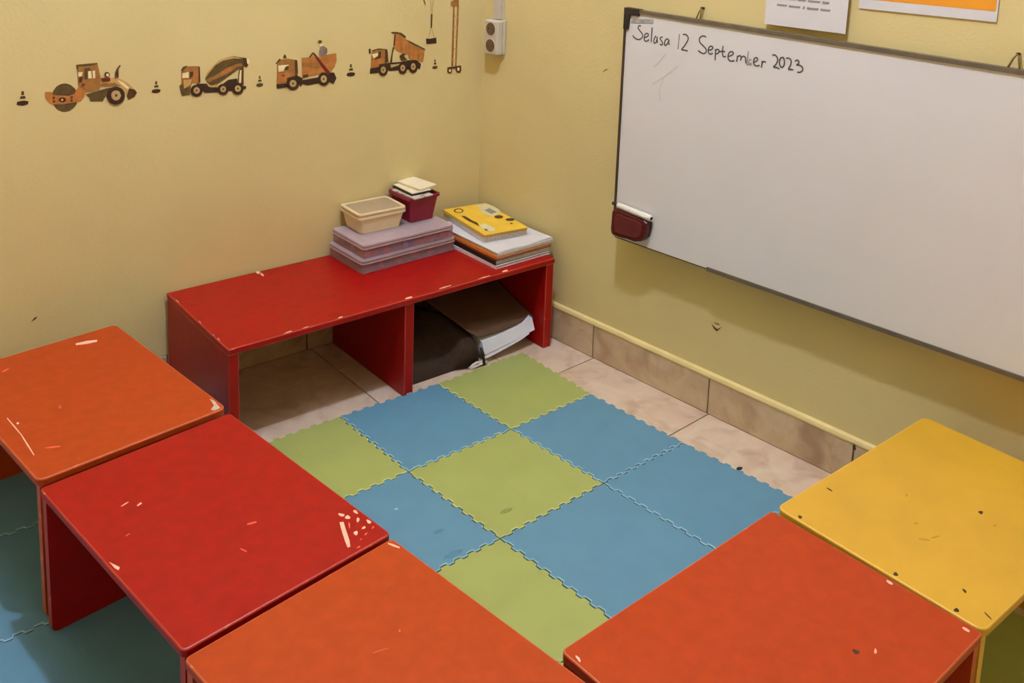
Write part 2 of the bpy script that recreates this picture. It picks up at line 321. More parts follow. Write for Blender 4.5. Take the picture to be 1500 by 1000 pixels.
  ('wheel', 'k', [(-0.9017,0.791),(-0.9028,0.7857),(-0.9056,0.7812),(-0.9099,0.7782),(-0.9151,0.7769),(-0.9206,0.7775),(-0.9257,0.7799),(-0.9298,0.7839),(-0.9324,0.7889),(-0.9332,0.7944),(-0.9321,0.7996),(-0.9293,0.804),(-0.9251,0.8071),(-0.9199,0.8084),(-0.9145,0.8079),(-0.9093,0.8055),(-0.9052,0.8015),(-0.9025,0.7965)]),
  ('wheel_hub', 'w', [(-0.9088,0.7924),(-0.9097,0.7887),(-0.9121,0.786),(-0.9155,0.7847),(-0.9192,0.7851),(-0.9225,0.7871),(-0.9248,0.7904),(-0.9255,0.7942),(-0.9246,0.7979),(-0.9222,0.8006),(-0.9189,0.8019),(-0.9151,0.8016),(-0.9118,0.7995),(-0.9096,0.7963)]),
  ('hub_cap', 'b', [(-0.9146,0.793),(-0.9154,0.7911),(-0.9172,0.7905),(-0.919,0.7915),(-0.9197,0.7936),(-0.9189,0.7955),(-0.9171,0.7961),(-0.9153,0.7951)]),
  ('wheel', 'k', [(-0.8322,0.787),(-0.8332,0.782),(-0.8359,0.7778),(-0.84,0.7749),(-0.845,0.7737),(-0.8503,0.7743),(-0.8551,0.7766),(-0.8591,0.7803),(-0.8616,0.785),(-0.8625,0.7902),(-0.8615,0.7951),(-0.8588,0.7993),(-0.8547,0.8022),(-0.8498,0.8035),(-0.8445,0.8029),(-0.8396,0.8007),(-0.8356,0.7969),(-0.833,0.7922)]),
  ('wheel_hub', 'w', [(-0.839,0.7884),(-0.8399,0.7849),(-0.8421,0.7823),(-0.8454,0.7811),(-0.8489,0.7815),(-0.8521,0.7834),(-0.8543,0.7865),(-0.855,0.7901),(-0.8542,0.7935),(-0.8519,0.7961),(-0.8487,0.7974),(-0.8451,0.797),(-0.8419,0.7951),(-0.8397,0.792)]),
  ('hub_cap', 'b', [(-0.8446,0.789),(-0.8454,0.7872),(-0.8471,0.7866),(-0.8488,0.7875),(-0.8495,0.7895),(-0.8487,0.7913),(-0.847,0.7919),(-0.8453,0.7909)]),
  ('wheel', 'k', [(-0.7913,0.7844),(-0.7923,0.7791),(-0.7952,0.7747),(-0.7995,0.7716),(-0.8049,0.7703),(-0.8105,0.7709),(-0.8157,0.7734),(-0.8199,0.7773),(-0.8226,0.7823),(-0.8235,0.7878),(-0.8225,0.793),(-0.8196,0.7974),(-0.8153,0.8004),(-0.81,0.8018),(-0.8044,0.8012),(-0.7992,0.7988),(-0.7949,0.7949),(-0.7922,0.7898)]),
  ('wheel_hub', 'w', [(-0.7985,0.7858),(-0.7994,0.7822),(-0.8018,0.7794),(-0.8053,0.7781),(-0.8091,0.7785),(-0.8125,0.7805),(-0.8148,0.7838),(-0.8156,0.7876),(-0.8147,0.7913),(-0.8123,0.794),(-0.8089,0.7953),(-0.8051,0.7949),(-0.8017,0.7929),(-0.7993,0.7896)]),
  ('hub_cap', 'b', [(-0.8045,0.7864),(-0.8053,0.7845),(-0.8071,0.7839),(-0.8089,0.7849),(-0.8097,0.787),(-0.8089,0.7889),(-0.807,0.7895),(-0.8052,0.7885)]),
 ],
 'skip lorry': [
  ('beacon', 'b', [(-0.6772,0.8554),(-0.6757,0.8623),(-0.672,0.8668),(-0.6679,0.8607),(-0.6668,0.8545)]),
  ('cab', 'm', [(-0.6944,0.8395),(-0.6869,0.8528),(-0.6627,0.8533),(-0.6363,0.8475),(-0.6346,0.8059),(-0.6365,0.7954),(-0.6649,0.7877),(-0.6966,0.7857)]),
  ('cab_panel', 'o', [(-0.6918,0.8149),(-0.6647,0.8158),(-0.644,0.8121),(-0.6648,0.8),(-0.6724,0.7884),(-0.6929,0.7888)]),
  ('sun_visor', 'g', [(-0.6999,0.8426),(-0.6878,0.8563),(-0.6832,0.8524),(-0.6962,0.8414)]),
  ('windscreen', 'c', [(-0.6916,0.8375),(-0.6609,0.8369),(-0.661,0.8225),(-0.6908,0.8192)]),
  ('driver', 'b', [(-0.6759,0.8213),(-0.6703,0.8321),(-0.6609,0.8339),(-0.6613,0.8225)]),
  ('badge', 'r', [(-0.6708,0.8076),(-0.6719,0.8065),(-0.6747,0.806),(-0.6781,0.8063),(-0.6809,0.8074),(-0.682,0.8087),(-0.6809,0.8098),(-0.6781,0.8103),(-0.6746,0.81),(-0.6718,0.809)]),
  ('cab_back', 'b', [(-0.643,0.8481),(-0.6354,0.8466),(-0.6336,0.8129),(-0.6365,0.8043),(-0.6422,0.8048)]),
  ('bumper', 'k', [(-0.6975,0.7857),(-0.6649,0.7859),(-0.6631,0.7752),(-0.6957,0.7742)]),
  ('chassis', 'k', [(-0.6667,0.8002),(-0.6365,0.8052),(-0.6193,0.7955),(-0.6212,0.7904),(-0.5649,0.7938),(-0.5649,0.8064),(-0.5233,0.8024),(-0.5152,0.7853),(-0.5251,0.7699),(-0.5431,0.779),(-0.5708,0.7764),(-0.6059,0.7746),(-0.6213,0.7797),(-0.6251,0.7712),(-0.6289,0.7787),(-0.663,0.7804)]),
  ('skip_bin', 'o', [(-0.623,0.8526),(-0.5981,0.8513),(-0.5884,0.8541),(-0.563,0.8484),(-0.5453,0.8549),(-0.5165,0.8571),(-0.5154,0.8344),(-0.5233,0.817),(-0.5353,0.8054),(-0.559,0.8058),(-0.5826,0.8009),(-0.6058,0.7996),(-0.6212,0.7975)]),
  ('skip_rib', 'm', [(-0.623,0.8375),(-0.5748,0.836),(-0.563,0.8242),(-0.5747,0.8181),(-0.6211,0.8276)]),
  ('skip_edge', 'b', [(-0.6193,0.8044),(-0.6039,0.8056),(-0.602,0.7983),(-0.6193,0.7955)]),
  ('lift_arm', 'r', [(-0.5894,0.8648),(-0.5845,0.8635),(-0.5353,0.8036),(-0.5432,0.7971),(-0.5669,0.8281),(-0.5806,0.849)]),
  ('lift_arm_brace', 'g', [(-0.6019,0.8517),(-0.5899,0.8657),(-0.5874,0.862),(-0.5961,0.8512)]),
  ('worker', 'p', [(-0.5699,0.8677),(-0.565,0.8807),(-0.5572,0.8809),(-0.5454,0.8729),(-0.5444,0.862),(-0.5493,0.8535),(-0.5611,0.85),(-0.5699,0.8552)]),
  ('worker_shirt', 'c', [(-0.5689,0.8872),(-0.5582,0.8864),(-0.5592,0.8802),(-0.567,0.879)]),
  ('worker_head', 'g', [(-0.5611,0.8928),(-0.562,0.8908),(-0.5643,0.8894),(-0.5674,0.889),(-0.5705,0.8898),(-0.5728,0.8916),(-0.5736,0.8938),(-0.5728,0.8958),(-0.5705,0.8972),(-0.5674,0.8976),(-0.5643,0.8968),(-0.562,0.895)]),
  ('wheel', 'k', [(-0.6301,0.7815),(-0.6312,0.7754),(-0.6346,0.7703),(-0.6398,0.7668),(-0.6462,0.7653),(-0.6529,0.766),(-0.6591,0.7688),(-0.6642,0.7734),(-0.6675,0.7792),(-0.6686,0.7854),(-0.6675,0.7914),(-0.6641,0.7965),(-0.659,0.8),(-0.6527,0.8015),(-0.646,0.8009),(-0.6397,0.7981),(-0.6346,0.7936),(-0.6312,0.7878)]),
  ('wheel_hub', 'w', [(-0.6388,0.7831),(-0.6398,0.7789),(-0.6427,0.7757),(-0.6468,0.7742),(-0.6514,0.7747),(-0.6555,0.777),(-0.6583,0.7808),(-0.6593,0.7852),(-0.6582,0.7894),(-0.6554,0.7925),(-0.6513,0.794),(-0.6467,0.7936),(-0.6426,0.7913),(-0.6398,0.7875)]),
  ('hub_cap', 'b', [(-0.646,0.7838),(-0.6469,0.7816),(-0.6491,0.7809),(-0.6512,0.7821),(-0.6521,0.7845),(-0.6512,0.7867),(-0.649,0.7874),(-0.6469,0.7862)]),
  ('wheel', 'k', [(-0.5382,0.7848),(-0.5393,0.7785),(-0.5424,0.7731),(-0.5473,0.7694),(-0.5532,0.7678),(-0.5596,0.7684),(-0.5655,0.7713),(-0.5703,0.776),(-0.5734,0.7819),(-0.5745,0.7884),(-0.5735,0.7947),(-0.5703,0.8),(-0.5655,0.8037),(-0.5596,0.8054),(-0.5533,0.8048),(-0.5474,0.802),(-0.5425,0.7974),(-0.5393,0.7914)]),
  ('wheel_hub', 'w', [(-0.5464,0.7864),(-0.5473,0.782),(-0.55,0.7786),(-0.5539,0.777),(-0.5582,0.7775),(-0.562,0.7798),(-0.5647,0.7837),(-0.5657,0.7883),(-0.5647,0.7926),(-0.5621,0.796),(-0.5582,0.7976),(-0.5539,0.7972),(-0.55,0.7948),(-0.5474,0.791)]),
  ('hub_cap', 'b', [(-0.5531,0.787),(-0.554,0.7847),(-0.556,0.7839),(-0.5581,0.7851),(-0.5589,0.7876),(-0.5581,0.7899),(-0.556,0.7907),(-0.554,0.7895)]),
 ],
 'tipper truck': [
  ('cab', 'm', [(-0.4015,0.8555),(-0.3798,0.8593),(-0.3503,0.8546),(-0.346,0.8156),(-0.3736,0.8052),(-0.4045,0.8032),(-0.4031,0.8365)]),
  ('cab_panel', 'o', [(-0.3976,0.8265),(-0.361,0.8298),(-0.359,0.8151),(-0.3792,0.8121),(-0.3827,0.8044),(-0.4028,0.8046)]),
  ('cab_roof', 'g', [(-0.4015,0.8555),(-0.3798,0.8593),(-0.3503,0.8546),(-0.3503,0.8522),(-0.3797,0.8553),(-0.3979,0.852)]),
  ('mirror', 'k', [(-0.412,0.8603),(-0.4052,0.8605),(-0.405,0.8462),(-0.4108,0.8459)]),
  ('windscreen', 'c', [(-0.4014,0.8444),(-0.3796,0.8466),(-0.3813,0.8379),(-0.3949,0.8311)]),
  ('side_window', 'b', [(-0.3796,0.849),(-0.3714,0.8499),(-0.3712,0.8306),(-0.3949,0.8279),(-0.3813,0.8363)]),
  ('cab_back', 'b', [(-0.3568,0.8535),(-0.3494,0.8529),(-0.3451,0.8171),(-0.3571,0.815)]),
  ('bumper', 'k', [(-0.4064,0.8034),(-0.3754,0.8053),(-0.3752,0.7876),(-0.408,0.7875)]),
  ('chassis', 'k', [(-0.3792,0.8121),(-0.346,0.814),(-0.301,0.8133),(-0.2744,0.8159),(-0.2474,0.8135),(-0.2316,0.8006),(-0.2351,0.786),(-0.2508,0.7907),(-0.2739,0.7879),(-0.3157,0.7885),(-0.3419,0.7902),(-0.3531,0.7936)]),
  ('fuel_tank', 'w', [(-0.3385,0.8085),(-0.3066,0.8081),(-0.3084,0.8042),(-0.3365,0.7986)]),
  ('lift_ram', 'b', [(-0.3405,0.8151),(-0.3318,0.858),(-0.3244,0.8639),(-0.3315,0.8402),(-0.333,0.8145)]),
  ('tipper_bed', 'o', [(-0.3269,0.8994),(-0.31,0.895),(-0.287,0.8789),(-0.2678,0.8693),(-0.2189,0.8442),(-0.2248,0.8058),(-0.2745,0.8208),(-0.2766,0.8324),(-0.3053,0.8429),(-0.3167,0.8487),(-0.33,0.8611)]),
  ('bed_canopy', 'g', [(-0.3391,0.9043),(-0.3214,0.9039),(-0.3025,0.8994),(-0.2872,0.8886),(-0.2871,0.8821),(-0.2947,0.8851),(-0.31,0.8958),(-0.3325,0.899)]),
  ('bed_rib', 'm', [(-0.2773,0.8684),(-0.2697,0.8662),(-0.2697,0.8196),(-0.2764,0.8226)]),
  ('bed_rib', 'm', [(-0.2443,0.8511),(-0.2375,0.8481),(-0.2376,0.8102),(-0.2445,0.8133)]),
  ('bed_rib', 'm', [(-0.3051,0.885),(-0.2994,0.883),(-0.2997,0.8457),(-0.3044,0.8461)]),
  ('bed_front', 'b', [(-0.3269,0.8978),(-0.3222,0.8959),(-0.3245,0.8655),(-0.33,0.8611)]),
  ('bed_edge', 'g', [(-0.287,0.8789),(-0.2678,0.8706),(-0.2159,0.844),(-0.2208,0.8419),(-0.2677,0.8644)]),
  ('hinge', 'b', [(-0.3089,0.8319),(-0.2977,0.8374),(-0.2862,0.8349),(-0.2937,0.8306),(-0.2801,0.8164),(-0.3011,0.8165)]),
  ('wheel', 'k', [(-0.3476,0.7931),(-0.3485,0.7871),(-0.3512,0.782),(-0.3555,0.7784),(-0.3608,0.7768),(-0.3665,0.7774),(-0.3718,0.78),(-0.3761,0.7844),(-0.379,0.79),(-0.3801,0.7961),(-0.3792,0.8021),(-0.3764,0.8072),(-0.3722,0.8107),(-0.3669,0.8124),(-0.3613,0.8118),(-0.356,0.8093),(-0.3516,0.8049),(-0.3486,0.7993)]),
  ('wheel_hub', 'w', [(-0.3549,0.7944),(-0.3557,0.7903),(-0.358,0.7871),(-0.3615,0.7855),(-0.3653,0.7859),(-0.3688,0.7881),(-0.3712,0.7917),(-0.3721,0.796),(-0.3713,0.8002),(-0.369,0.8034),(-0.3656,0.8049),(-0.3617,0.8046),(-0.3582,0.8024),(-0.3558,0.7988)]),
  ('hub_cap', 'b', [(-0.3609,0.795),(-0.3616,0.7928),(-0.3635,0.792),(-0.3653,0.7932),(-0.3661,0.7955),(-0.3654,0.7977),(-0.3636,0.7984),(-0.3617,0.7973)]),
  ('wheel', 'k', [(-0.2816,0.7927),(-0.2824,0.7867),(-0.2851,0.7817),(-0.2892,0.7781),(-0.2942,0.7765),(-0.2996,0.777),(-0.3048,0.7796),(-0.309,0.7839),(-0.3118,0.7895),(-0.3128,0.7956),(-0.312,0.8015),(-0.3094,0.8066),(-0.3053,0.8102),(-0.3003,0.8118),(-0.2949,0.8113),(-0.2897,0.8088),(-0.2855,0.8045),(-0.2827,0.7989)]),
  ('wheel_hub', 'w', [(-0.2886,0.794),(-0.2893,0.7899),(-0.2916,0.7867),(-0.2949,0.7851),(-0.2986,0.7855),(-0.3019,0.7877),(-0.3042,0.7912),(-0.3051,0.7955),(-0.3044,0.7997),(-0.3022,0.8029),(-0.2989,0.8044),(-0.2952,0.8041),(-0.2919,0.8019),(-0.2895,0.7983)]),
  ('hub_cap', 'b', [(-0.2944,0.7946),(-0.2951,0.7924),(-0.2968,0.7916),(-0.2986,0.7927),(-0.2994,0.795),(-0.2987,0.7972),(-0.2969,0.798),(-0.2952,0.7969)]),
  ('wheel', 'k', [(-0.2446,0.7935),(-0.2455,0.7871),(-0.2481,0.7817),(-0.2523,0.7779),(-0.2574,0.7761),(-0.2629,0.7766),(-0.2681,0.7793),(-0.2724,0.7839),(-0.2752,0.7898),(-0.2763,0.7964),(-0.2755,0.8027),(-0.2729,0.8081),(-0.2688,0.8119),(-0.2637,0.8137),(-0.2582,0.8132),(-0.2529,0.8105),(-0.2486,0.8059),(-0.2457,0.8)]),
  ('wheel_hub', 'w', [(-0.2517,0.7948),(-0.2525,0.7904),(-0.2547,0.787),(-0.2581,0.7853),(-0.2618,0.7856),(-0.2652,0.7879),(-0.2676,0.7917),(-0.2685,0.7963),(-0.2678,0.8007),(-0.2656,0.8041),(-0.2622,0.8058),(-0.2585,0.8055),(-0.2551,0.8032),(-0.2527,0.7994)]),
  ('hub_cap', 'b', [(-0.2576,0.7953),(-0.2583,0.793),(-0.2601,0.7922),(-0.2619,0.7933),(-0.2627,0.7958),(-0.262,0.7981),(-0.2602,0.7989),(-0.2584,0.7978)]),
 ],
 'tower crane': [
  ('mast_rail', 'm', [(-0.1186,0.9709),(-0.1122,0.9706),(-0.1122,0.7831),(-0.1201,0.7839)]),
  ('mast_rail', 'm', [(-0.1037,0.9702),(-0.0967,0.9698),(-0.1003,0.7821),(-0.106,0.7826)]),
  ('mast_brace', 't', [(-0.1107,0.8761),(-0.1021,0.8709),(-0.1034,0.8663),(-0.1106,0.8715)]),
  ('mast_brace', 't', [(-0.1139,0.8416),(-0.1025,0.836),(-0.1037,0.831),(-0.1138,0.8369)]),
  ('mast_brace', 't', [(-0.1127,0.9408),(-0.1013,0.9356),(-0.1011,0.9309),(-0.1131,0.9363)]),
  ('mast_brace', 't', [(-0.1131,0.9086),(-0.1017,0.9033),(-0.1016,0.8991),(-0.1135,0.904)]),
  ('mast_brace', 't', [(-0.1157,0.8068),(-0.1028,0.801),(-0.1027,0.7968),(-0.1156,0.8021)]),
  ('mast_top', 'm', [(-0.1179,0.9938),(-0.0988,0.9929),(-0.0988,1.045),(-0.1172,1.046)]),
  ('jib', 'm', [(-0.2416,1.035),(-0.2417,1.043),(-0.0553,1.05),(-0.0551,1.042)]),
  ('jib_tie', 'g', [(-0.2364,1.042),(-0.1098,1.077),(-0.1081,1.076),(-0.2337,1.04)]),
  ('jib_tie', 'g', [(-0.1098,1.077),(-0.0611,1.05),(-0.0627,1.048),(-0.1109,1.076)]),
  ('mast_peak', 'm', [(-0.1158,1.046),(-0.1005,1.047),(-0.1082,1.079),(-0.111,1.079)]),
  ('counterweight', 'b', [(-0.0778,1.042),(-0.0566,1.043),(-0.056,1.028),(-0.0774,1.028)]),
  ('mast_head', 'm', [(-0.1279,0.9828),(-0.0988,0.9929),(-0.0981,0.9688),(-0.1275,0.9709)]),
  ('undercarriage', 'b', [(-0.1361,0.7818),(-0.0838,0.7829),(-0.0835,0.7747),(-0.1345,0.777)]),
  ('wheel', 'b', [(-0.1174,0.7696),(-0.1183,0.7658),(-0.1208,0.7629),(-0.1244,0.7616),(-0.1286,0.762),(-0.1324,0.764),(-0.135,0.7674),(-0.136,0.7713),(-0.1352,0.7751),(-0.1327,0.7779),(-0.1291,0.7793),(-0.1249,0.7789),(-0.1212,0.7769),(-0.1185,0.7735)]),
  ('wheel', 'b', [(-0.0826,0.771),(-0.0835,0.7662),(-0.0864,0.7625),(-0.0907,0.7608),(-0.0955,0.7612),(-0.0999,0.7638),(-0.103,0.768),(-0.1043,0.773),(-0.1033,0.7778),(-0.1005,0.7815),(-0.0962,0.7833),(-0.0914,0.7828),(-0.0869,0.7803),(-0.0838,0.7761)]),
  ('wheel_hub', 'c', [(-0.1217,0.7704),(-0.1224,0.7678),(-0.1245,0.7663),(-0.1271,0.7665),(-0.1293,0.7684),(-0.1302,0.7712),(-0.1294,0.7739),(-0.1274,0.7754),(-0.1248,0.7752),(-0.1226,0.7733)]),
  ('wheel_hub', 'c', [(-0.0894,0.7721),(-0.0902,0.7689),(-0.0924,0.767),(-0.0953,0.7673),(-0.0976,0.7696),(-0.0986,0.773),(-0.0978,0.7762),(-0.0956,0.7781),(-0.0928,0.7778),(-0.0904,0.7756)]),
 ],
 'crane hook load': [
  ('rope', 't', [(-0.2075,1.035),(-0.2054,1.035),(-0.1962,0.9456),(-0.1989,0.9457)]),
  ('rope', 't', [(-0.1892,1.035),(-0.1871,1.035),(-0.1935,0.9454),(-0.1962,0.9456)]),
  ('rope_block', 'g', [(-0.1995,0.948),(-0.193,0.9477),(-0.1942,0.907),(-0.1996,0.9073)]),
  ('sling', 't', [(-0.198,0.9072),(-0.1963,0.9071),(-0.2065,0.8783),(-0.2086,0.8785)]),
  ('sling', 't', [(-0.1958,0.9071),(-0.1942,0.907),(-0.1842,0.8767),(-0.1863,0.8769)]),
  ('jib_hook', 'g', [(-0.2296,0.9966),(-0.2258,0.9965),(-0.2185,0.9782),(-0.2212,0.9779)]),
  ('load', 'k', [(-0.2153,0.8763),(-0.2018,0.8746),(-0.1781,0.8763),(-0.1769,0.8591),(-0.2136,0.8596)]),
 ],
 'cone a': [
  ('cone_tip', 'b', [(-1.326,0.8259),(-1.325,0.8346),(-1.32,0.8341),(-1.32,0.8252)]),
  ('cone_band', 'b', [(-1.329,0.8174),(-1.328,0.8227),(-1.318,0.823),(-1.317,0.8168)]),
  ('cone_base', 'k', [(-1.337,0.8044),(-1.335,0.8113),(-1.321,0.8125),(-1.311,0.8093),(-1.313,0.8027),(-1.324,0.8006)]),
 ],
 'cone b': [
  ('cone_tip', 'b', [(-1.022,0.8196),(-1.02,0.8274),(-1.016,0.827),(-1.016,0.819)]),
  ('cone_band', 'b', [(-1.024,0.8119),(-1.023,0.8166),(-1.014,0.817),(-1.013,0.8114)]),
  ('cone_base', 'k', [(-1.03,0.8),(-1.029,0.8062),(-1.017,0.8075),(-1.008,0.8047),(-1.01,0.7987),(-1.02,0.7967)]),
 ],
 'cone c': [
  ('cone_tip', 'b', [(-0.7473,0.8064),(-0.7464,0.8142),(-0.7428,0.8138),(-0.7421,0.8059)]),
  ('cone_band', 'b', [(-0.7493,0.7988),(-0.7483,0.8035),(-0.7405,0.8039),(-0.7398,0.7984)]),
  ('cone_base', 'k', [(-0.755,0.787),(-0.7533,0.7932),(-0.743,0.7945),(-0.735,0.7919),(-0.7367,0.786),(-0.7451,0.7838)]),
 ],
 'cone d': [
  ('cone_tip', 'b', [(-0.4729,0.8122),(-0.4719,0.8214),(-0.4669,0.821),(-0.4657,0.8116)]),
  ('cone_band', 'b', [(-0.4756,0.8032),(-0.4743,0.8088),(-0.4635,0.8092),(-0.4623,0.8027)]),
  ('cone_base', 'k', [(-0.4833,0.7892),(-0.4811,0.7965),(-0.4667,0.798),(-0.4556,0.7948),(-0.4577,0.7879),(-0.4694,0.7854)]),
 ],
 'cone e': [
  ('cone_tip', 'b', [(-0.1833,0.8025),(-0.1827,0.8102),(-0.1791,0.8099),(-0.1781,0.8021)]),
  ('cone_band', 'b', [(-0.1851,0.7949),(-0.1842,0.7996),(-0.1765,0.8001),(-0.1756,0.7946)]),
  ('cone_base', 'k', [(-0.1903,0.7831),(-0.1889,0.7892),(-0.1786,0.7907),(-0.1707,0.7882),(-0.1721,0.7823),(-0.1803,0.7801)]),
 ],
}
WRITING = [
 (1.0, [(0.6471,0.985),(0.6417,0.9855),(0.6381,0.9822),(0.6391,0.9773),(0.6459,0.9714),(0.6535,0.9648),(0.6548,0.9583),(0.6496,0.9517),(0.6412,0.9488),(0.6325,0.9505),(0.6258,0.954),(0.6223,0.9573)]),
 (1.0, [(0.6613,0.9566),(0.6691,0.9599),(0.6739,0.9651),(0.6705,0.9685),(0.6647,0.9672),(0.661,0.9608),(0.6612,0.9524),(0.6647,0.9479),(0.6709,0.9491),(0.6775,0.9538)]),
 (1.0, [(0.6836,0.9859),(0.6839,0.9723),(0.6847,0.9481)]),
 (1.0, [(0.6989,0.9659),(0.6951,0.9613),(0.693,0.9535),(0.6947,0.947),(0.6992,0.9485),(0.7027,0.9565),(0.7025,0.9648),(0.7035,0.9549),(0.7054,0.9489)]),
 (1.0, [(0.7202,0.9659),(0.7146,0.9644),(0.7124,0.9603),(0.7162,0.9567),(0.7206,0.9523),(0.7216,0.9475),(0.717,0.9452),(0.7127,0.9471)]),
 (1.0, [(0.7391,0.9632),(0.7321,0.9622),(0.7284,0.9567),(0.7276,0.9492),(0.7313,0.9459),(0.7369,0.9513),(0.7408,0.9618),(0.7408,0.9544),(0.7433,0.9489)]),
 (0.6, [(0.7714,0.9807),(0.7714,0.9611),(0.7709,0.9422)]),
 (1.0, [(0.7822,0.9805),(0.7895,0.9823),(0.7966,0.9792),(0.7996,0.9731),(0.7968,0.9647),(0.789,0.9514),(0.7824,0.9428),(0.7917,0.9425),(0.8015,0.9418)]),
 (1.0, [(0.8527,0.9834),(0.8465,0.9859),(0.8381,0.9835),(0.833,0.976),(0.836,0.9682),(0.846,0.9614),(0.8551,0.9545),(0.8564,0.9475),(0.85,0.9424),(0.8401,0.944),(0.8328,0.9477)]),
 (1.0, [(0.8632,0.953),(0.8709,0.9557),(0.8753,0.9605),(0.8721,0.9637),(0.8659,0.9622),(0.8623,0.9555),(0.8635,0.9475),(0.8689,0.9438),(0.8764,0.9474)]),
 (1.0, [(0.8831,0.9592),(0.8842,0.9455),(0.8849,0.9309)]),
 (0.8, [(0.8834,0.9545),(0.8886,0.9587),(0.8935,0.957),(0.8928,0.9508),(0.886,0.9468)]),
 (1.0, [(0.9037,0.9696),(0.9038,0.9565),(0.9057,0.9457),(0.9101,0.9433),(0.9151,0.9461)]),
 (0.8, [(0.8945,0.9535),(0.9032,0.956),(0.9114,0.956)]),
 (1.0, [(0.9212,0.946),(0.9307,0.9504),(0.935,0.9555),(0.9312,0.9589),(0.9249,0.9572),(0.9209,0.95),(0.9222,0.9401),(0.9296,0.9358),(0.9399,0.9388)]),
 (1.0, [(0.9468,0.9518),(0.947,0.9449),(0.9458,0.9367)]),
 (1.0, [(0.9471,0.9489),(0.9537,0.9529),(0.9574,0.9494),(0.9569,0.9414)]),
 (1.0, [(0.9575,0.9485),(0.964,0.953),(0.9696,0.9499),(0.9712,0.9416),(0.973,0.9369)]),
 (0.5, [(0.9758,0.9671),(0.9756,0.9512),(0.9745,0.9371),(0.9781,0.9347),(0.9855,0.9408)]),
 (0.6, [(0.986,0.9479),(0.9806,0.946),(0.9789,0.9388),(0.9838,0.935),(0.989,0.9394)]),
 (1.0, [(0.9944,0.9432),(1.001,0.9472),(1.003,0.9519),(1,0.9549),(0.9947,0.9525),(0.9927,0.9449),(0.9956,0.9375),(1.002,0.9355),(1.01,0.9383)]),
 (1.0, [(1.015,0.9494),(1.016,0.9417),(1.015,0.9337)]),
 (1.0, [(1.016,0.9437),(1.02,0.9491),(1.026,0.9472)]),
 (1.0, [(1.041,0.966),(1.046,0.9687),(1.053,0.9649),(1.056,0.9575),(1.053,0.9475),(1.047,0.9402),(1.056,0.9401),(1.063,0.9378)]),
 (1.0, [(1.066,0.9659),(1.062,0.9614),(1.061,0.9526),(1.065,0.9445),(1.07,0.9428),(1.074,0.9498),(1.073,0.9603),(1.07,0.9655),(1.066,0.9659)]),
 (1.0, [(1.077,0.965),(1.084,0.9667),(1.09,0.9628),(1.091,0.9534),(1.086,0.9415),(1.093,0.9418),(1.099,0.9413)]),
 (1.0, [(1.1,0.9615),(1.106,0.9654),(1.111,0.9622),(1.109,0.9562),(1.105,0.9541),(1.114,0.9547),(1.121,0.9506),(1.122,0.944),(1.116,0.9389),(1.109,0.938)]),
]
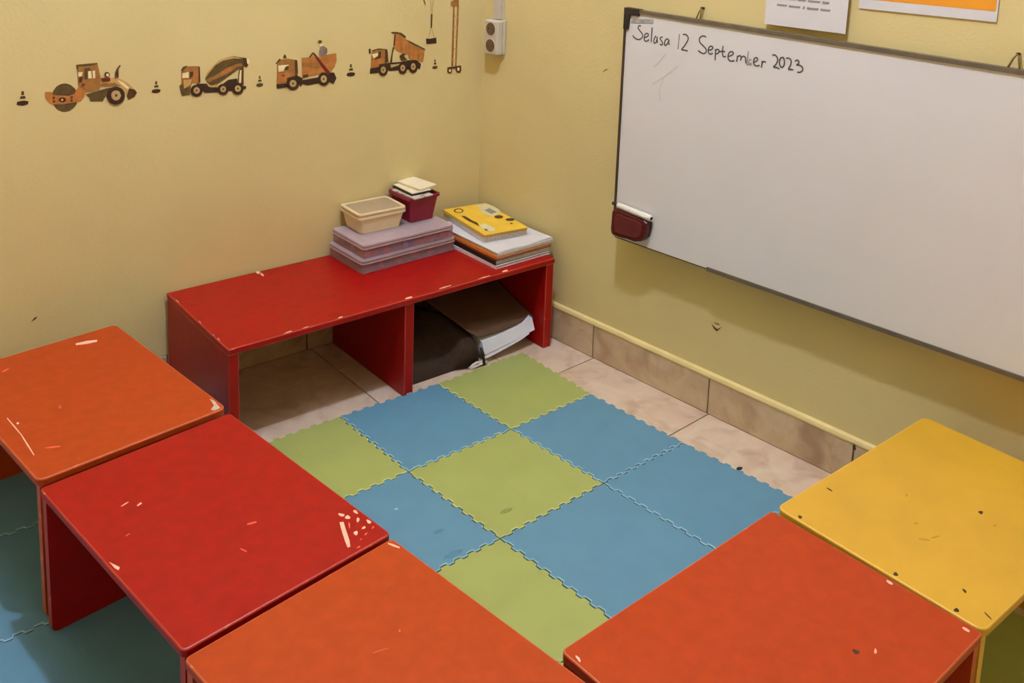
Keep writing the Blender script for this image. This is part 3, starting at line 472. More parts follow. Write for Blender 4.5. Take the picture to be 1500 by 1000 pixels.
CHIPS = {
 'T2': [
  ('paint_chip', 'pale', [(-1.1181,-1.0984),(-1.1120,-1.1012),(-1.1185,-1.1200),(-1.1279,-1.1489),(-1.1342,-1.1625),(-1.1390,-1.1622),(-1.1349,-1.1471),(-1.1250,-1.1170)]),
  ('paint_chip', 'pale', [(-1.1026,-1.0877),(-1.1050,-1.0888),(-1.1085,-1.0869),(-1.1093,-1.0822),(-1.1096,-1.0780),(-1.1067,-1.0771),(-1.1039,-1.0807),(-1.1010,-1.0848)]),
  ('paint_chip', 'pale', [(-1.0973,-1.0985),(-1.1003,-1.1009),(-1.1030,-1.0986),(-1.1056,-1.0959),(-1.1041,-1.0919),(-1.1011,-1.0905),(-1.0975,-1.0901),(-1.0969,-1.0945)]),
  ('paint_chip', 'pale', [(-1.0792,-1.0974),(-1.0812,-1.0952),(-1.0824,-1.0915),(-1.0826,-1.0860),(-1.0805,-1.0845),(-1.0785,-1.0840),(-1.0770,-1.0881),(-1.0780,-1.0927)]),
  ('paint_chip', 'pale', [(-1.0884,-1.1131),(-1.0914,-1.1153),(-1.0945,-1.1170),(-1.0937,-1.1130),(-1.0916,-1.1091),(-1.0883,-1.1050),(-1.0869,-1.1067),(-1.0862,-1.1088)]),
  ('paint_chip', 'pale', [(-1.0715,-1.1300),(-1.0737,-1.1306),(-1.0755,-1.1273),(-1.0744,-1.1229),(-1.0732,-1.1187),(-1.0707,-1.1194),(-1.0697,-1.1234),(-1.0690,-1.1282)]),
  ('paint_chip', 'pale', [(-1.0897,-1.1340),(-1.0902,-1.1361),(-1.0935,-1.1370),(-1.0958,-1.1365),(-1.0976,-1.1352),(-1.0951,-1.1332),(-1.0925,-1.1318),(-1.0894,-1.1319)]),
  ('paint_chip', 'pale', [(-1.1093,-1.1422),(-1.1126,-1.1443),(-1.1135,-1.1411),(-1.1139,-1.1379),(-1.1114,-1.1342),(-1.1086,-1.1344),(-1.1058,-1.1349),(-1.1069,-1.1391)]),
  ('paint_chip', 'scuff', [(-1.1075,-1.1155),(-1.1103,-1.1199),(-1.1132,-1.1241),(-1.1124,-1.1200),(-1.1101,-1.1143),(-1.1069,-1.1076),(-1.1056,-1.1077),(-1.1054,-1.1096)]),
  ('paint_chip', 'scuff', [(-1.0937,-1.1481),(-1.0959,-1.1502),(-1.0981,-1.1521),(-1.1011,-1.1529),(-1.1012,-1.1516),(-1.1012,-1.1501),(-1.0982,-1.1483),(-1.0958,-1.1480)]),
  ('paint_chip', 'scuff', [(-1.0771,-1.1411),(-1.0775,-1.1428),(-1.0802,-1.1444),(-1.0827,-1.1457),(-1.0839,-1.1450),(-1.0823,-1.1430),(-1.0805,-1.1409),(-1.0781,-1.1404)]),
  ('paint_chip', 'scuff', [(-1.1091,-1.1556),(-1.1099,-1.1571),(-1.1112,-1.1582),(-1.1129,-1.1590),(-1.1131,-1.1579),(-1.1128,-1.1567),(-1.1115,-1.1553),(-1.1103,-1.1554)]),
  ('paint_chip', 'scuff', [(-1.1206,-1.1707),(-1.1218,-1.1721),(-1.1247,-1.1736),(-1.1270,-1.1729),(-1.1288,-1.1722),(-1.1273,-1.1705),(-1.1241,-1.1698),(-1.1208,-1.1693)]),
  ('scratch', 'pale', [(-1.3914,-0.8460),(-1.3847,-0.8442),(-1.3779,-0.8411),(-1.3779,-0.8393),(-1.3846,-0.8411),(-1.3914,-0.8442)]),
  ('scratch', 'pale', [(-1.3697,-0.8610),(-1.3654,-0.8600),(-1.3611,-0.8570),(-1.3611,-0.8540),(-1.3654,-0.8550),(-1.3698,-0.8580)]),
  ('scratch', 'scuff', [(-1.4106,-0.9275),(-1.4068,-0.9270),(-1.4029,-0.9251),(-1.4029,-0.9229),(-1.4068,-0.9234),(-1.4106,-0.9254)]),
  ('scratch', 'scuff', [(-1.2773,-1.0645),(-1.2752,-1.0715),(-1.2721,-1.0774),(-1.2707,-1.0758),(-1.2728,-1.0688),(-1.2759,-1.0629)]),
  ('scratch', 'scuff', [(-1.2431,-1.0154),(-1.2356,-1.0178),(-1.2275,-1.0181),(-1.2267,-1.0149),(-1.2342,-1.0125),(-1.2423,-1.0122)]),
  ('paint_chip', 'pale', [(-1.4574,-0.9737),(-1.4480,-0.9960),(-1.4517,-1.0017),(-1.4552,-0.9931)]),
 ],
 'T1': [
  ('scratch', 'pale', [(-1.2845,-0.2014),(-1.2635,-0.2092),(-1.2408,-0.2108),(-1.2387,-0.2013),(-1.2600,-0.1934),(-1.2825,-0.1920)]),
  ('scratch', 'pale', [(-1.4786,-0.4402),(-1.4754,-0.4804),(-1.4714,-0.5187),(-1.4700,-0.5174),(-1.4731,-0.4783),(-1.4772,-0.4389)]),
  ('scratch', 'pale', [(-1.4715,-0.5185),(-1.4710,-0.5618),(-1.4696,-0.6031),(-1.4681,-0.6023),(-1.4685,-0.5604),(-1.4699,-0.5176)]),
  ('scratch', 'scuff', [(-1.4426,-0.2423),(-1.4356,-0.2397),(-1.4286,-0.2332),(-1.4285,-0.2275),(-1.4355,-0.2302),(-1.4425,-0.2366)]),
  ('scratch', 'scuff', [(-1.4471,-0.5922),(-1.4356,-0.5983),(-1.4235,-0.6021),(-1.4228,-0.5985),(-1.4344,-0.5923),(-1.4464,-0.5886)]),
  ('paint_chip', 'pale', [(-1.4639,-0.4733),(-1.4654,-0.4755),(-1.4670,-0.4751),(-1.4687,-0.4738),(-1.4681,-0.4702),(-1.4670,-0.4677),(-1.4651,-0.4668),(-1.4644,-0.4700)]),
  ('paint_chip', 'scuff', [(-1.3832,-0.4563),(-1.3853,-0.4626),(-1.3870,-0.4614),(-1.3886,-0.4598),(-1.3875,-0.4532),(-1.3853,-0.4491),(-1.3828,-0.4454),(-1.3824,-0.4504)]),
  ('paint_chip', 'bare', [(-1.1252,-0.5952),(-1.1207,-0.6088),(-1.1222,-0.6417),(-1.1357,-0.6446),(-1.1401,-0.6373),(-1.1284,-0.6246)]),
 ],
 'T3': [
  ('scratch', 'scuff', [(-1.2214,-1.3757),(-1.2105,-1.3789),(-1.1992,-1.3814),(-1.1988,-1.3803),(-1.2098,-1.3770),(-1.2210,-1.3745)]),
  ('paint_chip', 'stain', [(-1.4010,-1.2348),(-1.4033,-1.2362),(-1.4060,-1.2375),(-1.4087,-1.2357),(-1.4094,-1.2336),(-1.4088,-1.2313),(-1.4052,-1.2317),(-1.4022,-1.2326)]),
  ('paint_chip', 'stain', [(-1.1297,-1.2791),(-1.1303,-1.2814),(-1.1340,-1.2819),(-1.1368,-1.2815),(-1.1386,-1.2798),(-1.1358,-1.2780),(-1.1329,-1.2765),(-1.1297,-1.2770)]),
  ('scratch', 'pale', [(-1.0682,-1.1819),(-1.0643,-1.1925),(-1.0590,-1.2017),(-1.0569,-1.1997),(-1.0608,-1.1891),(-1.0661,-1.1798)]),
  ('paint_chip', 'scuff', [(-1.1677,-1.3636),(-1.1692,-1.3647),(-1.1703,-1.3645),(-1.1712,-1.3637),(-1.1700,-1.3618),(-1.1688,-1.3604),(-1.1674,-1.3601),(-1.1675,-1.3618)]),
 ],
 'T4': [
  ('paint_chip', 'dirt', [(-0.6717,-1.7873),(-0.6751,-1.7872),(-0.6787,-1.7847),(-0.6774,-1.7810),(-0.6758,-1.7779),(-0.6719,-1.7780),(-0.6701,-1.7817),(-0.6685,-1.7856)]),
  ('paint_chip', 'pale', [(-0.6487,-1.8004),(-0.6527,-1.8021),(-0.6542,-1.8016),(-0.6553,-1.8007),(-0.6516,-1.7982),(-0.6481,-1.7967),(-0.6448,-1.7959),(-0.6466,-1.7982)]),
  ('scratch', 'pale', [(-0.5030,-1.7297),(-0.5045,-1.7352),(-0.5033,-1.7401),(-0.4993,-1.7393),(-0.4978,-1.7338),(-0.4989,-1.7288)]),
  ('scratch', 'pale', [(-0.5052,-1.8526),(-0.5064,-1.8579),(-0.5051,-1.8628),(-0.5013,-1.8622),(-0.5001,-1.8568),(-0.5014,-1.8519)]),
  ('paint_chip', 'pale', [(-1.0073,-1.5612),(-1.0088,-1.5599),(-1.0077,-1.5549),(-1.0064,-1.5498),(-1.0044,-1.5482),(-1.0037,-1.5509),(-1.0033,-1.5547),(-1.0054,-1.5589)]),
 ],
 'T5': [
  ('screw_head', 'screw', [(-0.4762,-1.5556),(-0.4789,-1.5555),(-0.4816,-1.5543),(-0.4802,-1.5513),(-0.4784,-1.5491),(-0.4752,-1.5484),(-0.4742,-1.5511),(-0.4735,-1.5537)]),
  ('screw_head', 'screw', [(-0.4837,-1.7341),(-0.4870,-1.7334),(-0.4887,-1.7315),(-0.4894,-1.7287),(-0.4861,-1.7275),(-0.4830,-1.7270),(-0.4805,-1.7287),(-0.4820,-1.7314)]),
  ('screw_head', 'screw', [(-0.4863,-1.8324),(-0.4899,-1.8326),(-0.4915,-1.8302),(-0.4930,-1.8276),(-0.4900,-1.8260),(-0.4868,-1.8263),(-0.4834,-1.8275),(-0.4845,-1.8302)]),
  ('stain', 'dirt', [(-0.4261,-1.8192),(-0.4286,-1.8192),(-0.4273,-1.8158),(-0.4253,-1.8129),(-0.4223,-1.8108),(-0.4216,-1.8131),(-0.4213,-1.8155),(-0.4236,-1.8187)]),
  ('stain', 'dirt', [(-0.2043,-1.7383),(-0.2082,-1.7394),(-0.2117,-1.7377),(-0.2104,-1.7349),(-0.2088,-1.7320),(-0.2043,-1.7320),(-0.2019,-1.7339),(-0.2001,-1.7367)]),
  ('scratch', 'dirt', [(-0.3664,-1.5315),(-0.3676,-1.5376),(-0.3670,-1.5431),(-0.3645,-1.5424),(-0.3634,-1.5363),(-0.3639,-1.5307)]),
  ('scratch', 'dirt', [(-0.4464,-1.8680),(-0.4501,-1.8748),(-0.4525,-1.8815),(-0.4506,-1.8814),(-0.4469,-1.8747),(-0.4445,-1.8680)]),
  ('stain', 'grime', [(-0.3260,-1.6847),(-0.3286,-1.6852),(-0.3319,-1.6845),(-0.3320,-1.6824),(-0.3317,-1.6805),(-0.3287,-1.6799),(-0.3263,-1.6814),(-0.3240,-1.6832)]),
  ('stain', 'grime', [(-0.2656,-1.6320),(-0.2688,-1.6325),(-0.2717,-1.6330),(-0.2715,-1.6313),(-0.2689,-1.6296),(-0.2657,-1.6278),(-0.2639,-1.6286),(-0.2640,-1.6300)]),
  ('stain', 'grime', [(-0.2207,-1.7694),(-0.2231,-1.7703),(-0.2251,-1.7689),(-0.2264,-1.7675),(-0.2255,-1.7659),(-0.2227,-1.7661),(-0.2199,-1.7664),(-0.2193,-1.7682)]),
  ('scratch', 'grime', [(-0.3646,-1.7074),(-0.3598,-1.7143),(-0.3536,-1.7207),(-0.3514,-1.7197),(-0.3562,-1.7127),(-0.3624,-1.7064)]),
  ('scratch', 'grime', [(-0.3460,-1.7193),(-0.3378,-1.7227),(-0.3284,-1.7253),(-0.3266,-1.7240),(-0.3349,-1.7206),(-0.3443,-1.7180)]),
 ],
 'bench': [
  ('scratch', 'pale', [(-0.7695,-0.0174),(-0.7676,-0.0288),(-0.7621,-0.0337),(-0.7564,-0.0242),(-0.7582,-0.0128),(-0.7638,-0.0078)]),
  ('scratch', 'pale', [(-0.7626,-0.0243),(-0.7646,-0.0400),(-0.7636,-0.0524),(-0.7591,-0.0476),(-0.7570,-0.0319),(-0.7581,-0.0193)]),
  ('paint_chip', 'pale', [(-1.0122,-0.0704),(-1.0141,-0.0858),(-1.0127,-0.0978),(-1.0079,-0.0928),(-1.0060,-0.0773),(-1.0073,-0.0652)]),
  ('paint_chip', 'pale', [(-1.0133,-0.2226),(-1.0148,-0.2309),(-1.0124,-0.2347),(-1.0067,-0.2278),(-1.0051,-0.2194),(-1.0075,-0.2157)]),
  ('paint_chip', 'pale', [(-1.0116,-0.3049),(-1.0138,-0.3114),(-1.0130,-0.3160),(-1.0085,-0.3132),(-1.0064,-0.3066),(-1.0072,-0.3020)]),
  ('paint_chip', 'pale', [(-1.0099,-0.3299),(-1.0111,-0.3379),(-1.0102,-0.3439),(-1.0068,-0.3409),(-1.0055,-0.3329),(-1.0065,-0.3268)]),
  ('paint_chip', 'pale', [(-0.8735,-0.3994),(-0.8631,-0.3989),(-0.8516,-0.3950),(-0.8500,-0.3897),(-0.8605,-0.3902),(-0.8719,-0.3941)]),
  ('paint_chip', 'pale', [(-0.8240,-0.3995),(-0.8167,-0.4005),(-0.8081,-0.3980),(-0.8062,-0.3927),(-0.8136,-0.3916),(-0.8222,-0.3942)]),
  ('paint_chip', 'pale', [(-0.7267,-0.3957),(-0.7215,-0.3978),(-0.7147,-0.3962),(-0.7123,-0.3907),(-0.7176,-0.3886),(-0.7244,-0.3903)]),
  ('paint_chip', 'pale', [(-0.5303,-0.3930),(-0.5213,-0.3953),(-0.5103,-0.3938),(-0.5073,-0.3880),(-0.5164,-0.3857),(-0.5274,-0.3872)]),
  ('paint_chip', 'pale', [(-0.2983,-0.3981),(-0.2781,-0.3990),(-0.2559,-0.3968),(-0.2531,-0.3921),(-0.2735,-0.3912),(-0.2955,-0.3934)]),
  ('paint_chip', 'pale', [(-0.2121,-0.3950),(-0.2042,-0.3973),(-0.1932,-0.3949),(-0.1887,-0.3877),(-0.1966,-0.3854),(-0.2076,-0.3879)]),
  ('paint_chip', 'pale', [(-0.4216,-0.3896),(-0.4027,-0.3905),(-0.3822,-0.3891),(-0.3802,-0.3854),(-0.3994,-0.3844),(-0.4197,-0.3859)]),
 ],
 'cover': [
  ('cover_print', 'ink', [(-0.1155,-0.0769),(-0.1214,-0.0829),(-0.1282,-0.0867),(-0.1350,-0.0878),(-0.1408,-0.0859),(-0.1446,-0.0815),(-0.1460,-0.0750),(-0.1446,-0.0676),(-0.1408,-0.0603),(-0.1350,-0.0542),(-0.1281,-0.0503),(-0.1212,-0.0491),(-0.1154,-0.0510),(-0.1115,-0.0555),(-0.1102,-0.0621),(-0.1116,-0.0696)]),
  ('cover_print', 'yellow', [(-0.1198,-0.0759),(-0.1236,-0.0797),(-0.1282,-0.0821),(-0.1328,-0.0826),(-0.1368,-0.0813),(-0.1395,-0.0782),(-0.1406,-0.0739),(-0.1399,-0.0690),(-0.1375,-0.0643),(-0.1337,-0.0604),(-0.1291,-0.0580),(-0.1245,-0.0575),(-0.1205,-0.0588),(-0.1177,-0.0619),(-0.1166,-0.0663),(-0.1174,-0.0712)]),
  ('cover_print', 'cloud', [(-0.0545,-0.0607),(-0.0141,-0.0585),(-0.0121,-0.0980),(-0.0191,-0.1357),(-0.0436,-0.1626),(-0.0775,-0.1655),(-0.0799,-0.1278)]),
  ('cover_print', 'greyink', [(-0.0594,-0.1092),(-0.0347,-0.1021),(-0.0375,-0.1448),(-0.0635,-0.1495)]),
  ('cover_print', 'ink', [(-0.0495,-0.1902),(-0.0547,-0.1945),(-0.0611,-0.1965),(-0.0674,-0.1957),(-0.0725,-0.1924),(-0.0753,-0.1871),(-0.0752,-0.1810),(-0.0724,-0.1751),(-0.0672,-0.1708),(-0.0608,-0.1687),(-0.0544,-0.1695),(-0.0493,-0.1729),(-0.0465,-0.1782),(-0.0466,-0.1844)]),
  ('cover_print', 'ink', [(-0.0363,-0.2282),(-0.0408,-0.2317),(-0.0467,-0.2330),(-0.0527,-0.2318),(-0.0578,-0.2285),(-0.0608,-0.2236),(-0.0612,-0.2182),(-0.0590,-0.2132),(-0.0545,-0.2097),(-0.0486,-0.2084),(-0.0425,-0.2095),(-0.0374,-0.2128),(-0.0344,-0.2177),(-0.0340,-0.2232)]),
  ('cover_print', 'ink', [(-0.0624,-0.2526),(-0.0661,-0.2551),(-0.0697,-0.2547),(-0.0713,-0.2516),(-0.0698,-0.2478),(-0.0661,-0.2453),(-0.0625,-0.2457),(-0.0609,-0.2488)]),
  ('cover_print', 'ink', [(-0.1509,-0.1126),(-0.1419,-0.1212),(-0.1472,-0.1636),(-0.1470,-0.1897),(-0.1600,-0.2169),(-0.1586,-0.1889),(-0.1596,-0.1597)]),
  ('cover_print', 'cloud', [(-0.1549,-0.2101),(-0.1279,-0.2067),(-0.1340,-0.2618),(-0.1569,-0.2795),(-0.1714,-0.2477)]),
  ('cover_print', 'ink', [(-0.1602,-0.2578),(-0.1634,-0.2587),(-0.1658,-0.2553),(-0.1662,-0.2496),(-0.1642,-0.2449),(-0.1610,-0.2440),(-0.1585,-0.2474),(-0.1582,-0.2531)]),
 ],
}

# ------------------------------------------------------------------ room shell
XW, YN, CZ = -3.3, -3.7, 3.12
cB = PB(3.7, 0)
room = [(0, 0), (XW, 0), (XW, YN), (-YN * K, YN)]
def slab(name, pts, m):
    n = len(pts[0]); vs = [Vector(p) for p in pts[0] + pts[1]]
    return struct(mk(name, vs, [list(range(n)), list(range(2 * n - 1, n - 1, -1))] + [[i, (i + 1) % n, n + (i + 1) % n, n + i] for i in range(n)], m))
def hexa(name, a, b, th, z0, z1, m, parent=None):
    a, b, t = Vector((a[0], a[1], 0)), Vector((b[0], b[1], 0)), Vector((th[0], th[1], 0))
    q = [a, b, b + t, a + t]
    vs = [v + Vector((0, 0, z0)) for v in q] + [v + Vector((0, 0, z1)) for v in q]
    return mk(name, vs, [[3, 2, 1, 0], [4, 5, 6, 7], [0, 1, 5, 4], [1, 2, 6, 5], [2, 3, 7, 6], [3, 0, 4, 7]], m, parent)
wall_left = struct(hexa('wall_left', (XW - .1, 0), (0.1, 0), (0, .12), -.06, CZ, WALL))
wall_right = struct(hexa('wall_right', (0, 0), (-YN * K, YN), (.12, 0), -.06, CZ, WALL))
struct(hexa('wall_back', (XW, .0), (XW, YN), (-.12, 0), -.06, CZ, PALEWALL))
struct(hexa('wall_near', (XW - .1, YN), (.5, YN), (0, -.12), -.06, CZ, PALEWALL))
struct(box('ceiling', XW - .1, YN - .1, CZ, .5, .12, CZ + .1, CEIL))
floor = struct(mk('floor', [(p[0], p[1], z) for z in (-.06, -.004) for p in room], [[0, 1, 2, 3], [7, 6, 5, 4], [0, 1, 5, 4], [1, 2, 6, 5], [2, 3, 7, 6], [3, 0, 4, 7]], GROUT))

def clip(poly, edges):
    for (ax, ay, bx, by) in edges:
        out = []
        for i in range(len(poly)):
            p, q = poly[i], poly[(i + 1) % len(poly)]
            dp = (bx - ax) * (p[1] - ay) - (by - ay) * (p[0] - ax); dq = (bx - ax) * (q[1] - ay) - (by - ay) * (q[0] - ax)
            if dp >= 0: out.append(p)
            if dp * dq < 0:
                t = dp / (dp - dq); out.append((p[0] + t * (q[0] - p[0]), p[1] + t * (q[1] - p[1])))
        poly = out
        if len(poly) < 3: return []
    return poly
g = .009
inner = [(-g, -g), (XW + g, -g), (XW + g, YN + g), (-YN * K - g, YN + g)]
cedges = [(inner[i][0], inner[i][1], inner[(i + 1) % 4][0], inner[(i + 1) % 4][1]) for i in range(4)]
for i in range(-2, 9):
    for j in range(-1, 10):
        q = []
        for a, b in ((0, 0), (1, 0), (1, 1), (0, 1)):
            x = .202 - (i + a) * .4 + (-.0017 if a == 0 else .0017)
            y = -.1255 - (j + b - 0) * .4 + .06 * x + (-.0017 if b == 0 else .0017)
            q.append((x, y))
        area = sum(q[k][0] * q[(k + 1) % 4][1] - q[(k + 1) % 4][0] * q[k][1] for k in range(4))
        if area < 0: q = q[::-1]
        c = clip(q, cedges)
        if len(c) >= 3 and abs(sum(c[k][0] * c[(k + 1) % len(c)][1] - c[(k + 1) % len(c)][0] * c[k][1] for k in range(len(c)))) > .004:
            prism('floor_tile', c, -.004, 0.0, FTILE, floor)

def skirting(name, pt, n, joints, end):
    """pt(d, out, z) maps distance along the wall to a point; a mortar strip carries the tiles."""
    vs = [pt(d, o, z) for z in (0, .098) for d, o in ((0, 0), (end, 0), (end, .004), (0, .004))]
    b = struct(mk(name, vs, [[3, 2, 1, 0], [4, 5, 6, 7], [0, 1, 5, 4], [1, 2, 6, 5], [2, 3, 7, 6], [3, 0, 4, 7]], GROUT))
    js = [0.012] + joints + [end]
    for a, c in zip(js[:-1], js[1:]):
        a2, c2 = a + .0022, c - .0022
        vs = [pt(d, o, z) for z in (.001, .0985) for d, o in ((a2, .004), (c2, .004), (c2, .0088), (a2, .0088))]
        mk('baseboard_tile', vs, [[3, 2, 1, 0], [4, 5, 6, 7], [0, 1, 5, 4], [1, 2, 6, 5], [2, 3, 7, 6], [3, 0, 4, 7]], BTILE, b)
    return b
ptA = lambda d, o, z: Vector((-d, -o, z))
ptB = lambda d, o, z: PB(d, z, o)
skirting('baseboard_left', ptA, None, [.212 + .4 * k for k in range(0, 8)], 3.25)
skirting('baseboard_right', ptB, None, [.119 + .4 * k for k in range(0, 9)], 3.6)
def trimstrip(name, pt, end):
    prof = [(0, .0988), (.0105, .0988), (.0112, .103), (.0092, .1095), (.003, .1125), (0, .1125)]
    n = len(prof); vs = [pt(.02, o, z) for o, z in prof] + [pt(end, o, z) for o, z in prof]
    fs = [list(range(n)), list(range(2 * n - 1, n - 1, -1))] + [[i, (i + 1) % n, n + (i + 1) % n, n + i] for i in range(n)]
    return struct(mk(name, vs, fs, TRIM))
trimstrip('trim_1', ptB, 3.6)
# small marks on the paint
flat('paint_chip', [PB(.909, .2405, .0002), PB(.917, .232, .0002), PB(.926, .2285, .0002), PB(.938, .2445, .0002), PB(.926, .2335, .0002), PB(.916, .237, .0002)], NB, .0015, COVINK, wall_right)
flat('paint_chip', [PB(.914, .249, .0002), PB(.925, .246, .0002), PB(.933, .2485, .0002), PB(.926, .2505, .0002)], NB, .001, GRIME, wall_right)
flat('scuff_mark', [PB(.492, .832, .0002), PB(.505, .844, .0002), PB(.519, .849, .0002), PB(.507, .840, .0002)], NB, .0005, GRIME, wall_right)
flat('scuff_mark', [(-1.33, -.0002, .275), (-1.322, -.0002, .2835), (-1.315, -.0002, .285), (-1.321, -.0002, .279)], (0, -1, 0), .0006, COVINK, wall_left)
flat('paint_drip', [PB(1.319, .086, .0092), PB(1.325, .086, .0092), PB(1.3245, .1, .0132), PB(1.319, .1, .0132)], NB, .001, BLACKP, bpy.data.objects['baseboard_right'])

# ------------------------------------------------------------------ lamp on the ceiling (outside the picture)
lamp = tag(empty('ceiling_lamp', (LAMP_POS[0], LAMP_POS[1], LAMP_POS[2])), 'lit round white bulb in a plastic holder under the ceiling', 'lamp')
def lathe(name, prof, c, m, parent, seg=20, smooth=True):
    vs, fs = [], []
    for r, z in prof:
        for k in range(seg):
            t = 2 * math.pi * k / seg; vs.append((c[0] + r * math.cos(t), c[1] + r * math.sin(t), c[2] + z))
    for i in range(len(prof) - 1):
        for k in range(seg): fs.append([i * seg + k, i * seg + (k + 1) % seg, (i + 1) * seg + (k + 1) % seg, (i + 1) * seg + k])
    fs.append(list(range(seg))[::-1]); fs.append([(len(prof) - 1) * seg + k for k in range(seg)])
    return mk(name, vs, fs, m, parent, smooth=smooth)
lathe('bulb', [(.004, -.055)] + [(.055 * math.sin(math.pi * k / 14), -.055 * math.cos(math.pi * k / 14)) for k in range(1, 12)] + [(.026, .055), (.024, .08)], LAMP_POS, BULB, lamp)
lathe('lamp_holder', [(.028, .08), (.03, .12), (.05, .14), (.055, .22)], LAMP_POS, WHITEP, lamp)

# ------------------------------------------------------------------ foam floor mats
GX = {(0, 0): (-.1235, -.388), (0, 1): (-.1235, -.680), (0, 2): (-.1015, -.982), (0, 3): (-.066, -1.285), (1, 0): (-.4265, -.3975), (1, 1): (-.4065, -.6885), (1, 2): (-.3775, -.9860), (1, 3): (-.352, -1.302),
      (2, 0): (-.7190, -.3885), (2, 1): (-.7095, -.6895), (2, 2): (-.6860, -.9970), (2, 3): (-.6575, -1.314)}
def gp(i, j):
    if (i, j) in GX: return GX[(i, j)]
    ii, jj = min(i, 2), min(max(j, 0), 3)
    x, y = GX[(ii, jj)]
    x -= .298 * (i - ii); y -= .003 * (i - ii)
    if j > 3: x += .026 * (j - 3); y -= .297 * (j - 3)
    if j < 0: x -= .012; y += .294
    return (x, y)
def tooth_edge(A, B, flip):
    """Serpentine joint from A to B (canonical direction); returns points with their local base normal."""
    A, B = Vector(A), Vector(B); d = B - A; L = d.length; d /= L; n = Vector((-d.y, d.x))
    N = 18; out = []
    for k in range(N):
        s = 1 if (k % 2 == 0) != flip else -1
        if k in (0, N - 1): s = 0
        a, b = k / N, (k + 1) / N
        for t in (a + .10 / N, b - .10 / N):
            if (k == 0 and t == a + .10 / N) or (k == N - 1 and t == b - .10 / N): continue
            out.append(A + d * (t * L) + n * (s * .0034))
    return out, n
def mat_piece(i, j, m, e, label, group):
    c = [gp(i, j), gp(i, j + 1), gp(i + 1, j + 1), gp(i + 1, j)]
    cen = Vector((sum(p[0] for p in c) / 4, sum(p[1] for p in c) / 4))
    keys = [((i, j), (i, j + 1), False), ((i, j + 1), (i + 1, j + 1), False), ((i + 1, j), (i + 1, j + 1), True), ((i, j), (i + 1, j), True)]
    outl = []
    for k, (a, b, rev) in enumerate(keys):
        pts, n = tooth_edge(gp(*a), gp(*b), (a[0] + a[1]) % 2 == 0)
        mid = (Vector(gp(*a)) + Vector(gp(*b))) / 2
        inn = n if n.dot(cen - mid) > 0 else -n
        pts = [p + inn * .0017 for p in pts]
        if rev: pts = pts[::-1]
        A = Vector(gp(*(b if rev else a)))
        outl.append(A + (cen - A).normalized() * .0022); outl += pts
    # chamfered rim, its paler foam colour carries a painted edge highlight
    n = len(outl)
    ring = []
    for k in range(n):
        p0, p1, p2 = outl[k - 1], outl[k], outl[(k + 1) % n]
        d1, d2 = (p1 - p0).normalized(), (p2 - p1).normalized()
        nn = Vector((-(d1 + d2).y, (d1 + d2).x))
        nn = nn.normalized() if nn.length > 1e-6 else Vector((-d1.y, d1.x))
        ring.append(nn)
    area = sum(outl[k].x * outl[(k + 1) % n].y - outl[(k + 1) % n].x * outl[k].y for k in range(n))
    sg = 1 if area > 0 else -1
    vs = [(p.x, p.y, .0004) for p in outl] + [(p.x, p.y, .0082) for p in outl] + [(p.x + sg * q.x * .0019, p.y + sg * q.y * .0019, .010) for p, q in zip(outl, ring)]
    fs, mi = [list(range(n))[::-1]], [0]
    for r in (0, 1):
        for k in range(n):
            fs.append([r * n + k, r * n + (k + 1) % n, (r + 1) * n + (k + 1) % n, (r + 1) * n + k]); mi.append(r)
    fs.append([2 * n + k for k in range(n)]); mi.append(0)
    o = mk('foam_mat', vs, fs, [m, e], midx=mi)
    return tag(o, label, 'floor mat', group)
LAB = {(0, 0): 'green foam mat touching the bench beside the dark bag and papers',
       (1, 0): 'blue foam mat in front of the red bench divider',
       (2, 0): 'green foam mat half under the red table, next to the bench opening',
       (0, 1): 'blue foam mat by the tiled skirting, touching the green mat at the bag',
       (1, 1): 'green foam mat in the middle with blue mats on all four sides',
       (2, 1): 'blue foam mat partly covered by the chipped corner of the red table',
       (0, 2): 'blue foam mat by the skirting, its corner under the yellow table',
       (1, 2): 'blue foam mat running under the orange table next to the yellow one',
       (2, 2): 'green foam mat in the inner corner between two orange tables',
       (0, 4): 'green foam mat in the shade under the yellow table',
       (4, 0): 'blue foam mat under the legs where the wall-side orange table meets the red table',
       (4, 1): 'blue foam mat under the open side of the red table, half in shade',
       (4, -1): 'blue foam mat by the wall under the worn-cornered orange table',
       (3, 0): 'blue foam mat between the bench end and the joint of orange and red tables',
       (3, 1): 'blue foam mat fully under the chipped red table',
       (3, -1): 'blue foam mat in the gap between the bench end and the wall-side orange table',
       (2, 3): 'green foam mat under the corner where the two orange tables meet'}
for i in range(0, 6):
    for j in range(-1, 6):
        if j == -1 and i < 3: continue
        if j == 5 and i > 1: continue
        green = (i, j) in ((0, 0), (1, 1), (2, 0), (2, 2), (2, 3), (0, 4), (1, 5), (0, 5), (1, 4))
        lb = LAB.get((i, j))
        grp = 'interlocking foam floor mats'
        if lb is None:
            lb = 'green foam mat hidden in shade beyond the yellow table' if green else ('blue foam mat shaded under the low tables' if i < 4 else 'blue foam mat on the open side behind the orange and red tables')
        mat_piece(i, j, GREEN if green else BLUE, GREEN_E if green else BLUE_E, lb, grp)
FM = {(o.get('label')): o for o in bpy.data.objects if o.name.startswith('foam_mat')}
def smudge(lbl, c, rx, ry, m):
    o = FM[lbl]
    flat('smudge', [(c[0] + rx * math.cos(t * .7854) * (1 + .25 * math.sin(t * 5)), c[1] + ry * math.sin(t * .7854), .0101) for t in range(8)], (0, 0, 1), .0002, m, o)
smudge(LAB[(1, 1)], (-.618, -.935), .016, .007, FOAMDIRT)
smudge(LAB[(2, 1)], (-.775, -.905), .012, .006, BLUESMUDGE)
